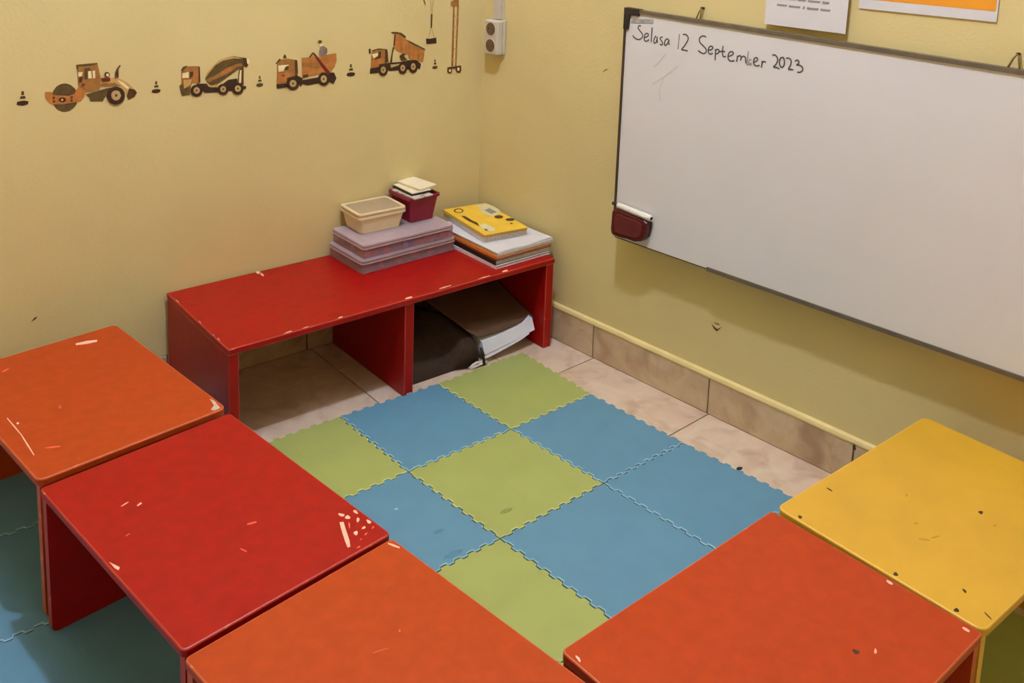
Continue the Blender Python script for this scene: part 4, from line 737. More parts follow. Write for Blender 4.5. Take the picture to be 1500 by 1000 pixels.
smudge(LAB[(2, 1)], (-.79, -.98), .022, .008, BLUESMUDGE)
smudge(LAB[(2, 1)], (-.806, -.79), .004, .003, BLUE_E)
smudge(LAB[(0, 2)], (-.079, -1.135), .009, .006, BLACKP)

# ------------------------------------------------------------------ low tables
TA, TB_, TH, TZ = .366, .508, .015, .284
def chips(root, items, z, inv, lim=None):
    for nm, c, pts in items:
        q = [inv(p) for p in pts]
        if lim:      # keep the mark on the board it belongs to
            for k in (0, 1):
                lo_, hi_ = min(p[k] for p in q), max(p[k] for p in q); mg = lim[k] - .0055
                d = (-mg - lo_) if lo_ < -mg else ((mg - hi_) if hi_ > mg else 0)
                q = [(p[0] + d, p[1]) if k == 0 else (p[0], p[1] + d) for p in q]
        flat(nm, [(p[0], p[1], z + .0001) for p in q], (0, 0, 1), .0002 if nm != 'screw_head' else .0008, CHIPM[c], root, local=True)
def table(key, x, y, t, longx, m, e, label, legz=(0.01, 0.01), rad=.009):
    A, B = (TB_, TA) if longx else (TA, TB_)
    cx = x - .5 * A * math.cos(t) - .5 * B * math.sin(t); cy = y + .5 * A * math.sin(t) - .5 * B * math.cos(t)
    root = empty('low_table', (cx, cy, .01), -t)
    h = TZ - .01
    prism('tabletop', rrect(-A / 2, -B / 2, A / 2, B / 2, rad), h - TH, h, m, root, True, .0028, e, seg=2)
    for k, s in enumerate((1, -1)):
        zb = legz[k] - .01
        # a full-width side panel with rounded lower corners, standing at one end of the long side
        W = A if not longx else B; r = .012
        pr = [(-W / 2 + .004, h - TH)] + [(-W / 2 + .004 + r - r * math.cos(q * math.pi / 8), zb + r - r * math.sin(q * math.pi / 8)) for q in range(5)] + [(W / 2 - .004 - r + r * math.sin(q * math.pi / 8), zb + r - r * math.cos(q * math.pi / 8)) for q in range(5)] + [(W / 2 - .004, h - TH)]
        a0 = s * ((B if not longx else A) / 2 - .003); a1 = a0 - s * TH
        if longx: f = lambda v, a0=a0, a1=a1: Vector((a0 + (a1 - a0) * v[2], v[0], v[1]))
        else: f = lambda v, a0=a0, a1=a1: Vector((v[0], a0 + (a1 - a0) * v[2], v[1]))
        n = len(pr)
        bm = bmesh.new()
        va = [bm.verts.new(f((p[0], p[1], 0))) for p in pr]; vb = [bm.verts.new(f((p[0], p[1], 1))) for p in pr]
        bm.faces.new(va); bm.faces.new(vb[::-1])
        for q in range(n):
            fc = bm.faces.new((va[q], va[(q + 1) % n], vb[(q + 1) % n], vb[q])); fc.material_index = 1
        bm.verts.index_update(); bm.faces.ensure_lookup_table()
        mk('leg_panel', [v.co.copy() for v in bm.verts], [[v.index for v in fc.verts] for fc in bm.faces], [m, e], root, local=True, midx=[fc.material_index for fc in bm.faces]); bm.free()
    ca, sa = math.cos(-t), math.sin(-t)
    inv = lambda p: ((p[0] - cx) * ca + (p[1] - cy) * sa, -(p[0] - cx) * sa + (p[1] - cy) * ca)
    chips(root, CHIPS.get(key, []), h, inv, (A / 2, B / 2))
    return tag(root, label, 'table', 'low painted children tables')
table('T1', -1.1790, -.1430, -.1150, False, ORA, ORA_E, 'orange low table against the wall, with a worn corner at the red table', rad=.016)
table('T2', -1.1242, -.6693, -.1187, False, RED, RED_E, 'red low table between two orange ones, with white paint chips at one corner')
table('T3', -1.0692, -1.1835, -.125, False, ORA, ORA_E, 'orange low table beside the chipped corner of the red table')
table('T4', -.5010, -1.5110, -.0340, True, ORA2, ORA_E, 'orange low table beside the yellow table, with a dark red spot')
table('T5', .0203, -1.5080, -.0043, True, YEL, YEL_E, 'yellow low table under the whiteboard with dark screw heads along its edge', (0.0, .01), .016)

# ------------------------------------------------------------------ red bench shelf
bx0, bx1, by0, by1, bz = -1.011, -.0195, -.398, -.012, .274
bench = tag(empty('bench_shelf', ((bx0 + bx1) / 2, (by0 + by1) / 2, 0)), 'long red two-compartment bench shelf against the wall in the corner', 'bench')
box('bench_top', bx0, by0, bz - .016, bx1, by1, bz, RED, bench, .0025, RED_E)
for a, b in ((bx0 + .001, bx0 + .027), (bx1 - .029, bx1 - .001)):
    box('side_panel', a, by0 + .003, 0, b, by1, bz - .016, RED, bench, .0025, RED_E)
box('divider', -.531, by0 + .004, 0, -.503, by1, bz - .016, RED, bench, .0025, RED_E)
bw = wloc(bench)
chips(bench, CHIPS['bench'], bz, lambda p: (min(max(p[0], bx0 + .003), bx1 - .003) - bw.x, max(p[1], by0 + .003) - bw.y))

# ------------------------------------------------------------------ whiteboard
BT = {'tl': (.590, 1.024, .030), 'tr': (1.790, 1.0155, .030), 'bl': (.6095, .404, .055), 'br': (1.8095, .4185, .055)}
def WB(u, v, d=0.0):
    """u 0..1 across, v 0..1 downwards, d metres in front of the writing surface."""
    q = [(1 - u) * (1 - v) * BT['tl'][k] + u * (1 - v) * BT['tr'][k] + (1 - u) * v * BT['bl'][k] + u * v * BT['br'][k] for k in range(3)]
    return PB(q[0], q[1], q[2] + d)
def wbar(name, u0, u1, v0, v1, d0, d1, m, parent, bev=0):
    vs = [WB(u, v, d) for d in (d0, d1) for u, v in ((u0, v0), (u1, v0), (u1, v1), (u0, v1))]
    return mk(name, vs, [[3, 2, 1, 0], [4, 5, 6, 7], [0, 1, 5, 4], [1, 2, 6, 5], [2, 3, 7, 6], [3, 0, 4, 7]], m, parent)
board = tag(empty('whiteboard', PB(1.2, .40, .03)), 'large white dry-erase board with a handwritten date, hung on the yellow wall', 'whiteboard')
wbar('board_panel', .002, .998, .003, .9985, -.010, 0, WHITEB, board)
wbar('frame_bar', .03, .98, -.004, .0115, -.013, .004, ALU, board)
wbar('frame_bar', 0, .0055, .04, .99, -.013, .003, DKFRAME, board)
wbar('frame_bar', .9945, 1, .02, .99, -.013, .003, DKFRAME, board)
bb = wbar('frame_bar', .258, .995, .990, 1.006, -.013, .004, ALU, board)
wbar('bare_edge', .006, .257, .997, 1.001, -.010, .0005, DKFRAME, board)
for uu in (0, 1):
    s = 1 if uu == 0 else -1
    L3 = [(0, -.006), (.041, -.006), (.041, .022), (.0165, .022), (.0135, .085), (0, .085)]
    front = [WB(uu + s * a, b, .0055) for a, b in L3]; back = [WB(uu + s * a, b, -.014) for a, b in L3]
    n = 6
    mk('corner_cap', front + back, [list(range(n)), list(range(2 * n - 1, n - 1, -1))] + [[i, (i + 1) % n, n + (i + 1) % n, n + i] for i in range(n)], BLACKP, board)
flat('sticker', [PB(.614, .9995, .0318), PB(.645, 1.0035, .0316), PB(.686, 1.0075, .0316), PB(.689, .9985, .0320), PB(.65, .9935, .0322), PB(.613, .9895, .0323)], NB, .0004, LABELG, board)
def ribbon(name, strokes, wid, m, parent, off):
    """Marker strokes as one flat ribbon mesh lying on the board face."""
    vs, fs = [], []
    for w, pts in strokes:
        # smooth with Catmull-Rom
        P = [Vector(p) for p in pts]; Q = []
        for i in range(len(P) - 1):
            p0, p1, p2, p3 = P[max(i - 1, 0)], P[i], P[i + 1], P[min(i + 2, len(P) - 1)]
            for k in range(4):
                t = k / 4
                Q.append(.5 * ((2 * p1) + (p2 - p0) * t + (2 * p0 - 5 * p1 + 4 * p2 - p3) * t * t + (3 * p1 - p0 - 3 * p2 + p3) * t ** 3))
        Q.append(P[-1])
        b0 = len(vs)
        for i, q in enumerate(Q):
            d = (Q[min(i + 1, len(Q) - 1)] - Q[max(i - 1, 0)]).normalized(); n = Vector((-d.y, d.x)) * wid * w / 2
            for sgn in (1, -1):
                p = q + n * sgn
                off_ = off + (1.024 - p.y) * .0403
                vs.append(PB(p.x, p.y, .030 + off_))
        for i in range(len(Q) - 1):
            a = b0 + 2 * i; fs.append([a, a + 1, a + 3, a + 2])
    return mk(name, vs, fs, m, parent)
LETTERS = [(0, 1), (1, 2), (2, 3), (3, 4), (4, 5), (5, 6), (6, 7), (7, 8), (8, 9), (9, 10), (10, 12), (12, 14), (14, 15), (15, 18), (18, 20), (20, 21), (21, 23), (23, 24), (24, 25), (25, 26), (26, 27)]
for a, b in LETTERS:
    fad = WRITING[a][0] <= .7
    ribbon('written_digit' if a in (6, 7) or a >= 23 else 'written_letter', [(1, w[1]) for w in WRITING[a:b]], .0034 if fad else .0036, INKF if fad else INK, board, .0006)
for st in ([(.735, .925), (.715, .90), (.70, .885)], [(.775, .90), (.745, .872), (.70, .84)], [(.735, .86), (.725, .83), (.73, .80)]):
    ribbon('wiped_ink', [(1, st)], .003, SMUDGE, board, .0005)
# wire hangers above the frame
for s0, z0 in ((.818, 1.0225), (1.568, 1.018)):
    wide = .006 if s0 < 1 else .0115
    hk = tube('hanger_wire', [PB(s0 - wide, z0, .022), PB(s0 - wide * .5, z0 + .018, .016), PB(s0, z0 + .0285, .01), PB(s0 + wide * .5, z0 + .018, .016), PB(s0 + wide, z0, .022)], .0021, mat('brass_wire', (128, 100, 38), .5, .1, 60), board, 6)
tag(tube('wall_nail', [PB(.818, 1.05, .0005), PB(.818, 1.051, .012)], .003, DIRT, None, 8), 'small dark nail in the wall at the narrow hanger above the date', 'nail')
tag(tube('wall_nail', [PB(1.568, 1.0455, .0005), PB(1.568, 1.0465, .012)], .003, DIRT, None, 8), 'small dark nail in the wall at the wide triangular hanger', 'nail')

# eraser and marker on the lower corner
def on_board(s, z, d):
    return PB(s, z, .030 + (1.024 - z) * .0403 + d)
er = tag(empty('board_eraser', on_board(.676, .415, .0)), 'dark red board eraser stuck on the lower corner of the whiteboard', 'eraser')
ol = [(.617, .432), (.620, .421), (.630, .417), (.665, .418), (.668, .420), (.700, .420), (.722, .427), (.734, .440), (.738, .462), (.737, .480), (.728, .486), (.632, .4905), (.621, .488), (.617, .478)]
def pad(name, outl, d0, d1, m, parent, inset=.004):
    n = len(outl); cx = sum(p[0] for p in outl) / n; cz = sum(p[1] for p in outl) / n
    r = []
    for f, d in ((1, d0), (1, d0 + (d1 - d0) * .72), (1 - inset / .055 * .4, d0 + (d1 - d0) * .93), (1 - inset / .055, d1)):
        r.append([on_board(cx + (p[0] - cx) * f, cz + (p[1] - cz) * f, d) for p in outl])
    vs = [v for k in r for v in k]
    fs = [list(range(n))[::-1]] + [[a * n + i, a * n + (i + 1) % n, (a + 1) * n + (i + 1) % n, (a + 1) * n + i] for a in range(3) for i in range(n)] + [[3 * n + i for i in range(n)]]
    return mk(name, vs, fs, m, parent, smooth=False)
pad('felt_base', ol, .0006, .009, BLKBOOK, er)
pad('grip_shell', ol, .009, .024, MAROON, er, .006)
pad('grip_panel', [(.6775 + (p[0] - .6775) * .78, .455 + (p[1] - .455) * .72) for p in ol], .0235, .0262, mat('maroon_grip', (98, 30, 28), .55, .15, 50), er, .004)
mk_ = tag(empty('marker_pen', on_board(.68, .495, .018)), 'white marker pen with a black cap end lying along the top of the eraser', 'marker')
a_, b_ = Vector((.632, .5005)), Vector((.745, .4945))
def alongp(t, d=.016): q = a_ + (b_ - a_) * t; return on_board(q.x, q.y, d)
tube('pen_body', [alongp(-.02), alongp(0), alongp(.5), alongp(.93), alongp(1.0)], [.005, .0078, .0084, .0088, .0084], WHITEP, mk_, 12)
tube('pen_end_hole', [alongp(.99), alongp(1.012)], .0046, BLACKP, mk_, 10)
tube('pen_cap', [alongp(-.17), alongp(-.03)], .0046, BLACKP, mk_, 10)
tube('pen_clip', [alongp(.62, .023), alongp(.8, .0245), alongp(.98, .022)], .0022, WHITEP, mk_, 6)

# ------------------------------------------------------------------ sheet and poster above the board
notice = tag(empty('notice_sheet', PB(1.104, 1.035, .012)), 'white printed notice sheet pinned on the wall above the board', 'notice')
def wplate(name, pts, off, th, m, parent=None): return flat(name, [PB(s, z, off) for s, z in pts], NB, th, m, parent)
vs = []
wplate('sheet', [(1.0005, 1.0345), (1.2065, 1.0375), (1.2095, 1.33), (1.0035, 1.33)], .0115, .0012, PAPER, notice)
for s0, s1, z0, z1 in ((1.0295, 1.057, 1.0815, 1.0855), (1.061, 1.091, 1.0815, 1.0855), (1.097, 1.102, 1.0805, 1.0865), (1.107, 1.137, 1.0820, 1.0862), (1.141, 1.166, 1.0825, 1.0868), (1.082, 1.104, 1.0985, 1.1015), (1.108, 1.140, 1.0990, 1.1025), (1.144, 1.162, 1.0985, 1.1035), (1.05, 1.079, 1.0985, 1.1015)):
    wplate('printed_word', [(s0, z0 + .0006), (s0 + .003, z0 - .0012), (s1 - .003, z0 - .0004), (s1, z0 + .001), (s1, z1 + .0008), (s1 - .004, z1 + .0003), (s0 + .006, z1), (s0 + .002, z1 + .001)], .0128, .0002, PRINT, notice)
poster = tag(empty('poster', PB(1.372, 1.098, .002)), 'orange poster with a white border on the wall beside the notice sheet', 'poster')
wplate('poster_sheet', [(1.2272, 1.097), (1.5188, 1.1025), (1.5205, 1.53), (1.2275, 1.53)], .0015, .0015, PAPER, poster)
wplate('poster_print', [(1.234, 1.1185), (1.515, 1.1235), (1.5165, 1.52), (1.234, 1.52)], .0031, .0002, POSTER, poster)

# ------------------------------------------------------------------ wall socket and trunking
so = tag(empty('wall_socket', PB(.075, .825, .0)), 'white surface-mounted double wall socket in the room corner', 'socket')
def wbox(name, s0, s1, z0, z1, o0, o1, m, parent, bev=0.0):
    bm = bmesh.new()
    v = [bm.verts.new(PB(s, z, o)) for o in (o0, o1) for s, z in ((s0, z0), (s1, z0), (s1, z1), (s0, z1))]
    for f in ([3, 2, 1, 0], [4, 5, 6, 7], [0, 1, 5, 4], [1, 2, 6, 5], [2, 3, 7, 6], [3, 0, 4, 7]): bm.faces.new([v[k] for k in f])
    if bev: bmesh.ops.bevel(bm, geom=list(bm.edges), offset=bev, segments=3, profile=.5, affect='EDGES', clamp_overlap=True)
    bm.verts.index_update()
    r = mk(name, [q.co.copy() for q in bm.verts], [[q.index for q in f.verts] for f in bm.faces], m, parent); bm.free(); return r
wbox('socket_base', .0445, .1045, .824, .931, .0006, .012, SOCKW, so, .003)
wbox('socket_front', .045, .104, .8235, .9305, .012, .038, SOCKW, so, .006)
for zc in (.9035, .8525):
    ring = []
    def disc(name, r0, o0, o1, m, parent, n=20):
        vs = [PB(.0755 + r0 * math.cos(2 * math.pi * k / n), zc + r0 * math.sin(2 * math.pi * k / n), o) for o in (o0, o1) for k in range(n)]
        return mk(name, vs, [list(range(n))[::-1], list(range(n, 2 * n))] + [[k, (k + 1) % n, n + (k + 1) % n, n + k] for k in range(n)], m, parent)
    disc('outlet_rim', .0225, .037, .0392, SOCKW, so)
    ot = disc('outlet_well', .0195, .038, .0396, SOCKD, so)
    for ds in (-.0085, .0085):
        mk('pin_hole', [PB(.0755 + ds + .0024 * math.cos(k * .785), zc + .0024 * math.sin(k * .785), o) for o in (.0394, .0400) for k in range(8)], [list(range(8))[::-1], list(range(8, 16))] + [[k, (k + 1) % 8, 8 + (k + 1) % 8, 8 + k] for k in range(8)], BLACKP, ot)
tr = tag(empty('cable_trunking', PB(.078, .932, 0)), 'white plastic cable trunking running up from the wall socket', 'trunking')
wbox('trunking_base', .0605, .0935, .9318, CZ - .002, .0006, .010, SOCKW, tr, .001)
wbox('trunking_cover', .0615, .0905, .9318, CZ - .002, .010, .0175, SOCKW, tr, .002)

# ------------------------------------------------------------------ wall decals on the left wall
DL = {'road roller': ('road_roller_decal', 'brown and orange road roller wall decal with a big front drum'),
      'concrete mixer': ('concrete_mixer_decal', 'concrete mixer truck wall decal with a striped drum'),
      'skip lorry': ('skip_lorry_decal', 'skip lorry wall decal with a worker standing on its orange bin'),
      'tipper truck': ('tipper_truck_decal', 'tipper truck wall decal with its orange bed raised'),
      'tower crane': ('tower_crane_decal', 'tall tan tower crane wall decal with a lattice mast near the corner'),
      'crane hook load': ('crane_load_decal', 'crane rope and dark hanging load wall decal'),
      'cone a': ('traffic_cone_decal', 'dark traffic cone wall decal in front of the road roller drum'),
      'cone b': ('traffic_cone_decal', 'dark traffic cone wall decal between the road roller and the mixer truck'),
      'cone c': ('traffic_cone_decal', 'faint traffic cone wall decal between the mixer truck and the skip lorry'),
      'cone d': ('traffic_cone_decal', 'dark traffic cone wall decal between the skip lorry and the tipper truck'),
      'cone e': ('traffic_cone_decal', 'small tilted traffic cone wall decal below the hanging crane load')}
FAINT = {'k': DECM['g'], 'b': DECM['g']}
for key, parts in DECALS.items():
    nm, lb = DL[key]
    xs = [p[0] for q in parts for p in q[2]]; zs = [p[1] for q in parts for p in q[2]]
    root = empty(nm, ((min(xs) + max(xs)) / 2, 0, min(zs)))
    tag(root, lb, 'wall decal', 'construction vehicle wall decals' if 'cone' not in key else 'traffic cone wall decals')
    for k, (pn, c, pts) in enumerate(parts):
        m = (FAINT.get(c, DECM[c]) if key in ('cone c', 'cone e') else DECM[c])
        flat(pn, [(p[0], -.0005 - .0001 * k, p[1]) for p in pts], (0, -1, 0), .00018, m, root)

# ------------------------------------------------------------------ things on the bench
BZ = .274
def organiser(z, h, x0, x1, y0, y1, ang, label, ncol):
    cx, cy = (x0 + x1) / 2, (y0 + y1) / 2; W, D = (x1 - x0) / 2, (y1 - y0) / 2
    root = tag(empty('organiser_box', (cx, cy, z)), label, 'storage box', 'clear lavender organiser boxes')
    X = rot_xf(cx, cy, ang)
    t = .0016
    bh = h - .006
    box('tray_bottom', -W + .004, -D + .004, z + .0004, W - .004, D - .004, z + .002, LAV, root, xf=X)
    for a in ((-W + .003, -D + .003, W - .003, -D + .003 + t), (-W + .003, D - .003 - t, W - .003, D - .003), (-W + .003, -D + .003 + t, -W + .003 + t, D - .003 - t), (W - .003 - t, -D + .003 + t, W - .003, D - .003 - t)):
        box('tray_wall', a[0], a[1], z + .002, a[2], a[3], z + bh, LAV, root, xf=X)
    for k in range(1, ncol):
        xx = -W + 2 * W * k / ncol
        box('divider', xx - .0006, -D + .006, z + .003, xx + .0006, D - .006, z + bh - .002, LAV, root, xf=X)
    for yy in (-D / 3, D / 3):
        box('divider', -W + .006, yy - .0006, z + .003, W - .006, yy + .0006, z + bh - .002, LAV, root, xf=X)
    prism('lid', rrect(-W, -D, W, D, .01), z + bh, z + h, LAVLID, root, bev=.0012, xf=X)
    prism('rim', rrect(-W - .001, -D - .001, W + .001, D + .001, .011), z + bh - .007, z + bh - .0035, LAVLID, root, xf=X)
    return X, root
XA, oa = organiser(BZ + .0005, .041, -.546, -.226, -.192, -.014, .03, 'lower clear lavender organiser box standing on the red bench', 6)
XB, ob = organiser(BZ + .042, .040, -.538, -.232, -.190, -.018, .015, 'upper clear lavender organiser box carrying the cream tub and magenta bin', 6)
def toy(X, x, y, z, s, m, label, rz):
    p = X(Vector((x, y, 0)))
    o = tag(empty('toy_brick', (p.x, p.y, z)), label, 'toy brick', 'plastic bricks inside the organiser boxes')
    f = rot_xf(p.x, p.y, rz)
    box('brick_body', -s, -s * .7, z, s, s * .7, z + s * 1.1, m, o, .001, xf=f)
    for d in (-.5, .5):
        prism('stud', [(d * s + .28 * s * math.cos(k * .785), .28 * s * math.sin(k * .785)) for k in range(8)], z + s * 1.1, z + s * 1.35, m, o, xf=f)
zb = BZ + .0445
for k, (x, y) in enumerate(((-.134, -.066), (-.106, -.066), (-.072, -.067), (.046, -.066), (.076, -.066), (.112, -.066), (.136, -.062), (-.13, -.01), (-.13, .045), (-.08, .0), (.06, .0), (.13, .02))):
    toy(XB, x, y, zb, .0130, TOYR, 'red toy brick inside the upper lavender organiser box', k * .7)
toy(XB, .006, -.068, zb, .0140, TOYB, 'blue toy brick inside the upper lavender organiser box', .4)
for k, (x, y) in enumerate(((-.14, -.07), (-.085, -.07), (-.03, -.072), (.03, -.07), (.085, -.07))):
    toy(XA, x, y, BZ + .0035, .0095, TOYR if k != 0 else BLKBOOK, 'red toy brick inside the lower lavender organiser box' if k else 'dark toy brick inside the lower lavender organiser box', k * .9)

def tub(name, label, cat, x0, x1, y0, y1, z0, z1, taper, r, m, ang=0.0, rim=.004):
    cx, cy = (x0 + x1) / 2, (y0 + y1) / 2; W, D = (x1 - x0) / 2, (y1 - y0) / 2
    root = tag(empty(name, (cx, cy, z0)), label, cat)
    X = rot_xf(cx, cy, ang); n = 24
    def ringp(f, z, ins=0.0): return [X(Vector((p[0], p[1], z))) for p in rrect(-W * f + ins, -D * f + ins, W * f - ins, D * f - ins, r)]
    layers = [ringp(taper, z0 + .0003), ringp(1 - (1 - taper) * .02, z1 - .008), ringp(1, z1 - .008, -rim), ringp(1, z1, -rim), ringp(1, z1, .002), ringp(taper, z0 + .003, .0025)]
    vs = [v for l in layers for v in l]
    fs = [list(range(n))[::-1]] + [[a * n + i, a * n + (i + 1) % n, (a + 1) * n + (i + 1) % n, (a + 1) * n + i] for a in range(5) for i in range(n)] + [[5 * n + i for i in range(n)]]
    mk('tub_body', vs, fs, m, root)
    return root, X, W, D
zt = BZ + .0825
ct, X, W, D = tub('food_tub', 'cream plastic tub with a frosted lid on the organiser box', 'tub', -.506, -.358, -.122, -.012, zt, zt + .053, .86, .012, CREAMP, -.03)
prism('lid', rrect(-W - .004, -D - .004, W + .004, D + .004, .014), zt + .0535, zt + .058, CREAMLID, ct, bev=.0015, xf=X)
fr = rrect(-W - .004, -D - .004, W + .004, D + .004, .014); fi = rrect(-W + .006, -D + .006, W - .006, D - .006, .01)
n = len(fr)
mk('lid_rim', [X(Vector((p[0], p[1], z))) for z in (zt + .0555, zt + .0605) for p in fr] + [X(Vector((p[0], p[1], z))) for z in (zt + .0555, zt + .0605) for p in fi],
   [[i, (i + 1) % n, n + (i + 1) % n, n + i] for i in range(n)] + [[n + i, n + (i + 1) % n, 3 * n + (i + 1) % n, 3 * n + i] for i in range(n)] + [[2 * n + i, 2 * n + (i + 1) % n, 3 * n + (i + 1) % n, 3 * n + i] for i in range(n)], CREAMP, ct)
# white crumple added under the lid to stand in for its highlight
bm = bmesh.new(); bmesh.ops.create_icosphere(bm, subdivisions=2, radius=.02)
for v in bm.verts: v.co *= .7 + .5 * random.random(); v.co.z *= .5
tp = X(Vector((.018, .006, 0)))
bm.verts.index_update()
tag(mk('lid_glint', [v.co + Vector((tp.x, tp.y, zt + .0405)) for v in bm.verts], [[v.index for v in f.verts] for f in bm.faces], PAPER), 'added white crumple standing in for the highlight on the lid of the cream tub', 'lid_glint'); bm.free()
bn, X, W, D = tub('storage_bin', 'small magenta plastic bin holding cards on the organiser box', 'bin', -.342, -.240, -.121, -.012, zt, zt + .078, .80, .01, MAGENTA, .02)
CARDL = ['printed card at the bottom of the pile in the magenta bin', 'dark-edged card in the middle of the pile in the magenta bin', 'cream card stacked on the tilted pile in the magenta bin', 'topmost cream card reaching over the rim of the magenta bin']
for k, (x, y, z, rz, rx, w, d, m, th) in enumerate(((-.014, -.010, .0775, .05, .02, .034, .056, CARDG, .004), (-.006, .006, .083, -.02, .04, .034, .052, BLKBOOK, .003), (-.002, .008, .0872, -.04, .05, .033, .052, CARD, .003), (.018, .014, .0925, .10, .06, .032, .052, CARD, .005))):
    f1 = rot_xf(0, 0, rz)
    def f(v, x=x, y=y, z=z, rx=rx, f1=f1):
        q = f1(v); return X(Vector((q.x + x, q.y + y, 0))) + Vector((0, 0, zt + z + v[2] + rx * (q.x) * .6))
    c = box('flash_card', -w, -d, 0, w, d, th, m, None, .0006, xf=f)
    tag(c, CARDL[k], 'card', 'cards in the magenta bin')

def book(name, label, x0, x1, y0, y1, z, t, ang, cover, pages, cat='book', grp='books and papers stacked on the bench'):
    cx, cy = (x0 + x1) / 2, (y0 + y1) / 2; W, D = (x1 - x0) / 2, (y1 - y0) / 2
    root = tag(empty(name, (cx, cy, z)), label, cat, grp)
    X = rot_xf(cx, cy, ang); c = min(.0011, t * .16)
    box('back_cover', -W, -D, z + .0002, W, D, z + c, cover, root, xf=X)
    box('page_block', -W + .0016, -D + .0022, z + c, W - .002, D - .002, z + t - c, pages, root, xf=X)
    box('front_cover', -W, -D, z + t - c, W, D, z + t, cover, root, xf=X)
    box('spine', -W - .0004, -D, z + .0002, -W + .0014, D, z + t, cover, root, xf=X)
    return root, X, W, D
zz = BZ
for nm, lb, x0, x1, y0, y1, t, ang, cv, pg in (
    ('exercise_book', 'white exercise book at the bottom of the stack on the bench', -.217, -.012, -.366, -.075, .009, .022, WBOOK, PAGES),
    ('thick_book', 'thick black-spined book low in the stack on the bench', -.213, -.008, -.362, -.073, .0135, .008, BLKBOOK, PAGES),
    ('exercise_book', 'brown-covered exercise book above the black-spined book', -.214, -.006, -.364, -.076, .0045, .014, BRNBOOK, PAGES),
    ('exercise_book', 'orange-spined exercise book under the loose white papers', -.212, -.006, -.362, -.078, .0075, .010, OBOOK, PAGES)):
    book(nm, lb, x0, x1, y0, y1, zz, t, ang, cv, pg); zz += t
# sheaf of loose paper with a wavy top sheet
def sheaf(name, label, x0, x1, y0, y1, z, t, ang, wav, m):
    cx, cy = (x0 + x1) / 2, (y0 + y1) / 2; W, D = (x1 - x0) / 2, (y1 - y0) / 2; X = rot_xf(cx, cy, ang)
    nx, ny = 16, 10; vs = []
    for zz2, wf in ((z + .0002, 0), (z + t, wav)):
        for j in range(ny + 1):
            for i in range(nx + 1):
                u, v = i / nx, j / ny
                vs.append(X(Vector((-W + 2 * W * u, -D + 2 * D * v, zz2 + wf * (1 - v) ** 5 * (math.sin(u * 9.0) * .5 + u * .9)))))
    A = (nx + 1) * (ny + 1); fs = []
    for j in range(ny):
        for i in range(nx):
            a = j * (nx + 1) + i; fs.append([a, a + nx + 1, a + nx + 2, a + 1]); fs.append([A + a, A + a + 1, A + a + nx + 2, A + a + nx + 1])
    for i in range(nx):
        fs.append([i, i + 1, A + i + 1, A + i]); b = ny * (nx + 1) + i; fs.append([b + 1, b, A + b, A + b + 1])
    for j in range(ny):
        a = j * (nx + 1); fs.append([a + nx + 1, a, A + a, A + a + nx + 1]); b = a + nx; fs.append([b, b + nx + 1, A + b + nx + 1, A + b])
    return tag(mk(name, vs, fs, m), label, 'paper', 'books and papers stacked on the bench')
sheaf('paper_sheaf', 'thick sheaf of loose paper between the orange-spined book and the top sheet', -.205, .002, -.362, -.076, zz, .0075, .010, .0, PAGES); zz += .0077
sheaf('paper_sheet', 'wavy white sheet of paper beneath the yellow books', -.209, .0, -.360, -.070, zz, .0022, .018, .0030, PAPER); zz += .0040
YX = (-.177, -.027, -.292, -.040)
book('exercise_book', 'white-edged thick book directly beneath the two yellow booklets', YX[0] + .003, YX[1] + .002, YX[2] + .004, YX[3] - .002, zz, .0150, -.12, WBOOK, PAGES); zz += .0151
book('yellow_booklet', 'lower yellow booklet of the pair on the stack', YX[0], YX[1], YX[2], YX[3], zz, .0042, -.115, YBOOK, PAGES); zz += .0043
yb, X, W, D = book('yellow_booklet', 'yellow booklet with brown rings and ovals printed on its cover, topmost of the stack', YX[0] - .001, YX[1] - .001, YX[2] - .002, YX[3] - .002, zz, .0042, -.125, YBOOK, PAGES); zz += .0042
yw = wloc(yb)
for k, (nm, c, pts) in enumerate(CHIPS['cover']):
    flat(nm, [(p[0], p[1], zz + .0001 + .00012 * k) for p in pts], (0, 0, 1), .0001, CHIPM[c], yb)

# ------------------------------------------------------------------ bag, folder and papers inside the bench
def grid_solid(name, nx, ny, top, bot, m, parent=None, smooth=True):
    vs = [top(i / nx, j / ny) for j in range(ny + 1) for i in range(nx + 1)] + [bot(i / nx, j / ny) for j in range(ny + 1) for i in range(nx + 1)]
    A = (nx + 1) * (ny + 1); fs = []
    for j in range(ny):
        for i in range(nx):
            a = j * (nx + 1) + i; fs.append([a, a + 1, a + nx + 2, a + nx + 1]); fs.append([A + a, A + a + nx + 1, A + a + nx + 2, A + a + 1])
    for i in range(nx):
        fs.append([i + 1, i, A + i, A + i + 1]); b = ny * (nx + 1) + i; fs.append([b, b + 1, A + b + 1, A + b])
    for j in range(ny):
        a = j * (nx + 1); fs.append([a, a + nx + 1, A + a + nx + 1, A + a]); b = a + nx; fs.append([b + nx + 1, b, A + b, A + b + nx + 1])
    return mk(name, vs, fs, m, parent, smooth=smooth)
bag = tag(empty('cloth_bag', (-.3, -.2, 0)), 'slumped dark brown cloth bag in the bench compartment', 'bag')
def bag_top(u, v):
    x = -.494 + u * .240; y = -.352 + v * .31
    e = (1 - abs(2 * u - 1) ** 14) ** .5 * (1 - abs(2 * v - 1) ** 5) ** .5
    h = .104 + .010 * math.sin(u * 8 + v * 5) + .008 * math.sin(v * 11 - u * 4)
    k = max(0, min(1, (u - .62) / .15))
    h *= (.40 + .60 * min(1, v * 2.2)) * (1 - k) + k * .92
    y -= .014 * k * (1 - v)
    return Vector((x, y, .004 + max(.0, h * e)))
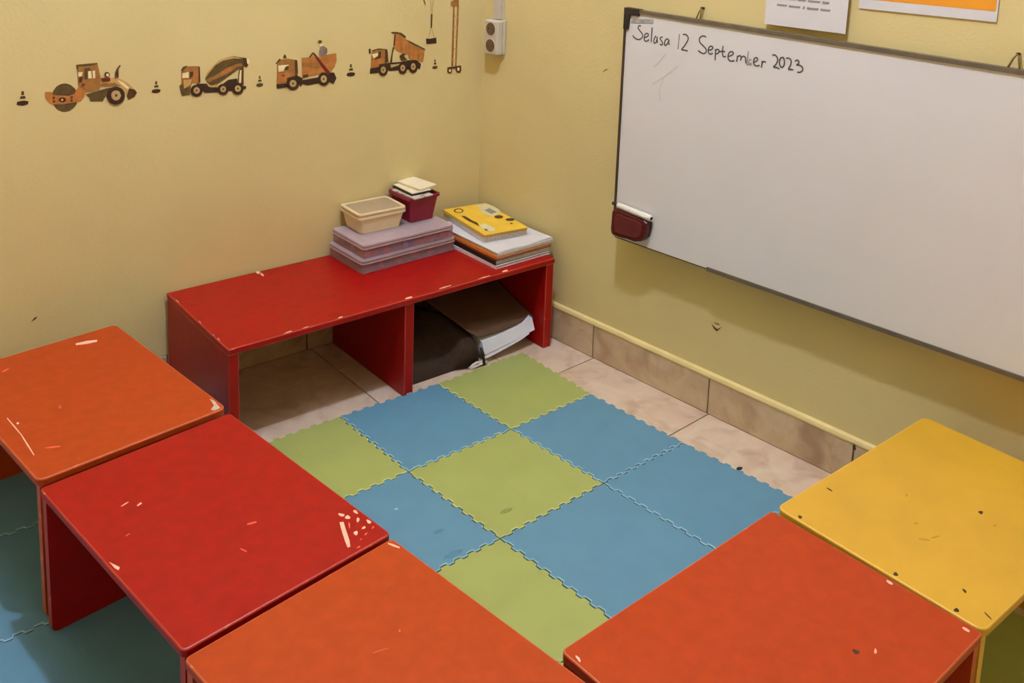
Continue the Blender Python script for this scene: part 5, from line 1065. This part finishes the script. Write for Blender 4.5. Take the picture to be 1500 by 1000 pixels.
grid_solid('bag_body', 30, 28, bag_top, lambda u, v: Vector((-.494 + u * .240, -.352 + v * .31, .0005)), BAGM, bag)
LOGO = mat('grey_bag_print', (120, 106, 92), .7, .1, 40)
def onbag(u, v, d=.003): p = bag_top(u, v); return p + Vector((0, -d * .7, d))
tube('piping', [onbag(.01 + .04 * k, .30 + .03 * math.sin(k * .9), .002) for k in range(13)], .0028, BLKBOOK, bag, 6)
tube('print_line', [onbag(.03, .24), onbag(.085, .20), onbag(.085, .13), onbag(.03, .10)], .0016, LOGO, bag, 5)
tube('print_line', [onbag(.085, .20), onbag(.05, .16), onbag(.03, .13)], .0014, LOGO, bag, 5)
tube('white_cord', [(-.300, -0.370, .003), (-.288, -0.371, .010), (-.274, -0.372, .014), (-.262, -0.374, .012), (-.254, -0.378, .022), (-.247, -0.380, .028)], .0036, WHITEP, bag, 8)
tube('white_cord', [(-.298, -.372, .003), (-.280, -.375, .005), (-.268, -.377, .008), (-.258, -.379, .010), (-.246, -.380, .012)], .0032, WHITEP, bag, 8)
tube('strap_loop', [(-.256, -.382, .003), (-.258, -.382, .02), (-.260, -.379, .04), (-.264, -.374, .056)], .0042, BLKBOOK, bag, 8)
def sheetpack(lo0, lo1, hi0, hi1, back, xs, yl, yh, label, m, curl=0):
    # heights of the lower and upper face at the front (left, right) and at the back; the front edges are fanned
    def face(u, v, z0, z1, zb, yf):
        x = xs[0] + u * (xs[1] - xs[0]); y = yf + v * (-.10 - yf)
        z = (z0 + (z1 - z0) * (u ** 1.2)) * (1 - v) ** 1.5 + zb * (1 - (1 - v) ** 1.5) + curl * max(0, u - .8) * 5 * max(0, (.25 - v)) * 4
        return Vector((x, y, z))
    return tag(grid_solid('worksheet_bundle', 14, 12, lambda u, v: face(u, v, hi0, hi1, back[1], yh), lambda u, v: face(u, v, lo0, lo1, back[0], yl), m, None, smooth=False), label, 'papers', 'worksheets pushed into the bench')
sheetpack(.0165, .0435, .0275, .0530, (.001, .0440), (-.240, -.084), -.372, -.367, 'lower white worksheet bundle with a curled corner inside the bench', SHEET, .004)
sheetpack(.0280, .0535, .0600, .0850, (.0445, .1200), (-.246, -.062), -.370, -.356, 'upper white worksheet bundle under the brown folder inside the bench', SHEET)
def fold_top(u, v):
    yl = -.347; x = -.296 + u * .2455 - .045 * v * (1 - u); y = yl - .006 * math.sin(u * 3.1) + v * .245
    zf = .108 - .020 * u
    z = zf + v * (.056 + .014 * u) - (.030 - .022 * u) * max(0, 1 - v / .10) ** 1.6 * min(1, u * 6)
    return Vector((x, y - .003 * max(0, 1 - v / .10) * min(1, u * 6), z))
tag(grid_solid('document_folder', 24, 30, fold_top, lambda u, v: fold_top(u, v) - Vector((0, 0, .003)), FOLD), 'drooping brown plastic document folder on top of the worksheets in the bench', 'folder')
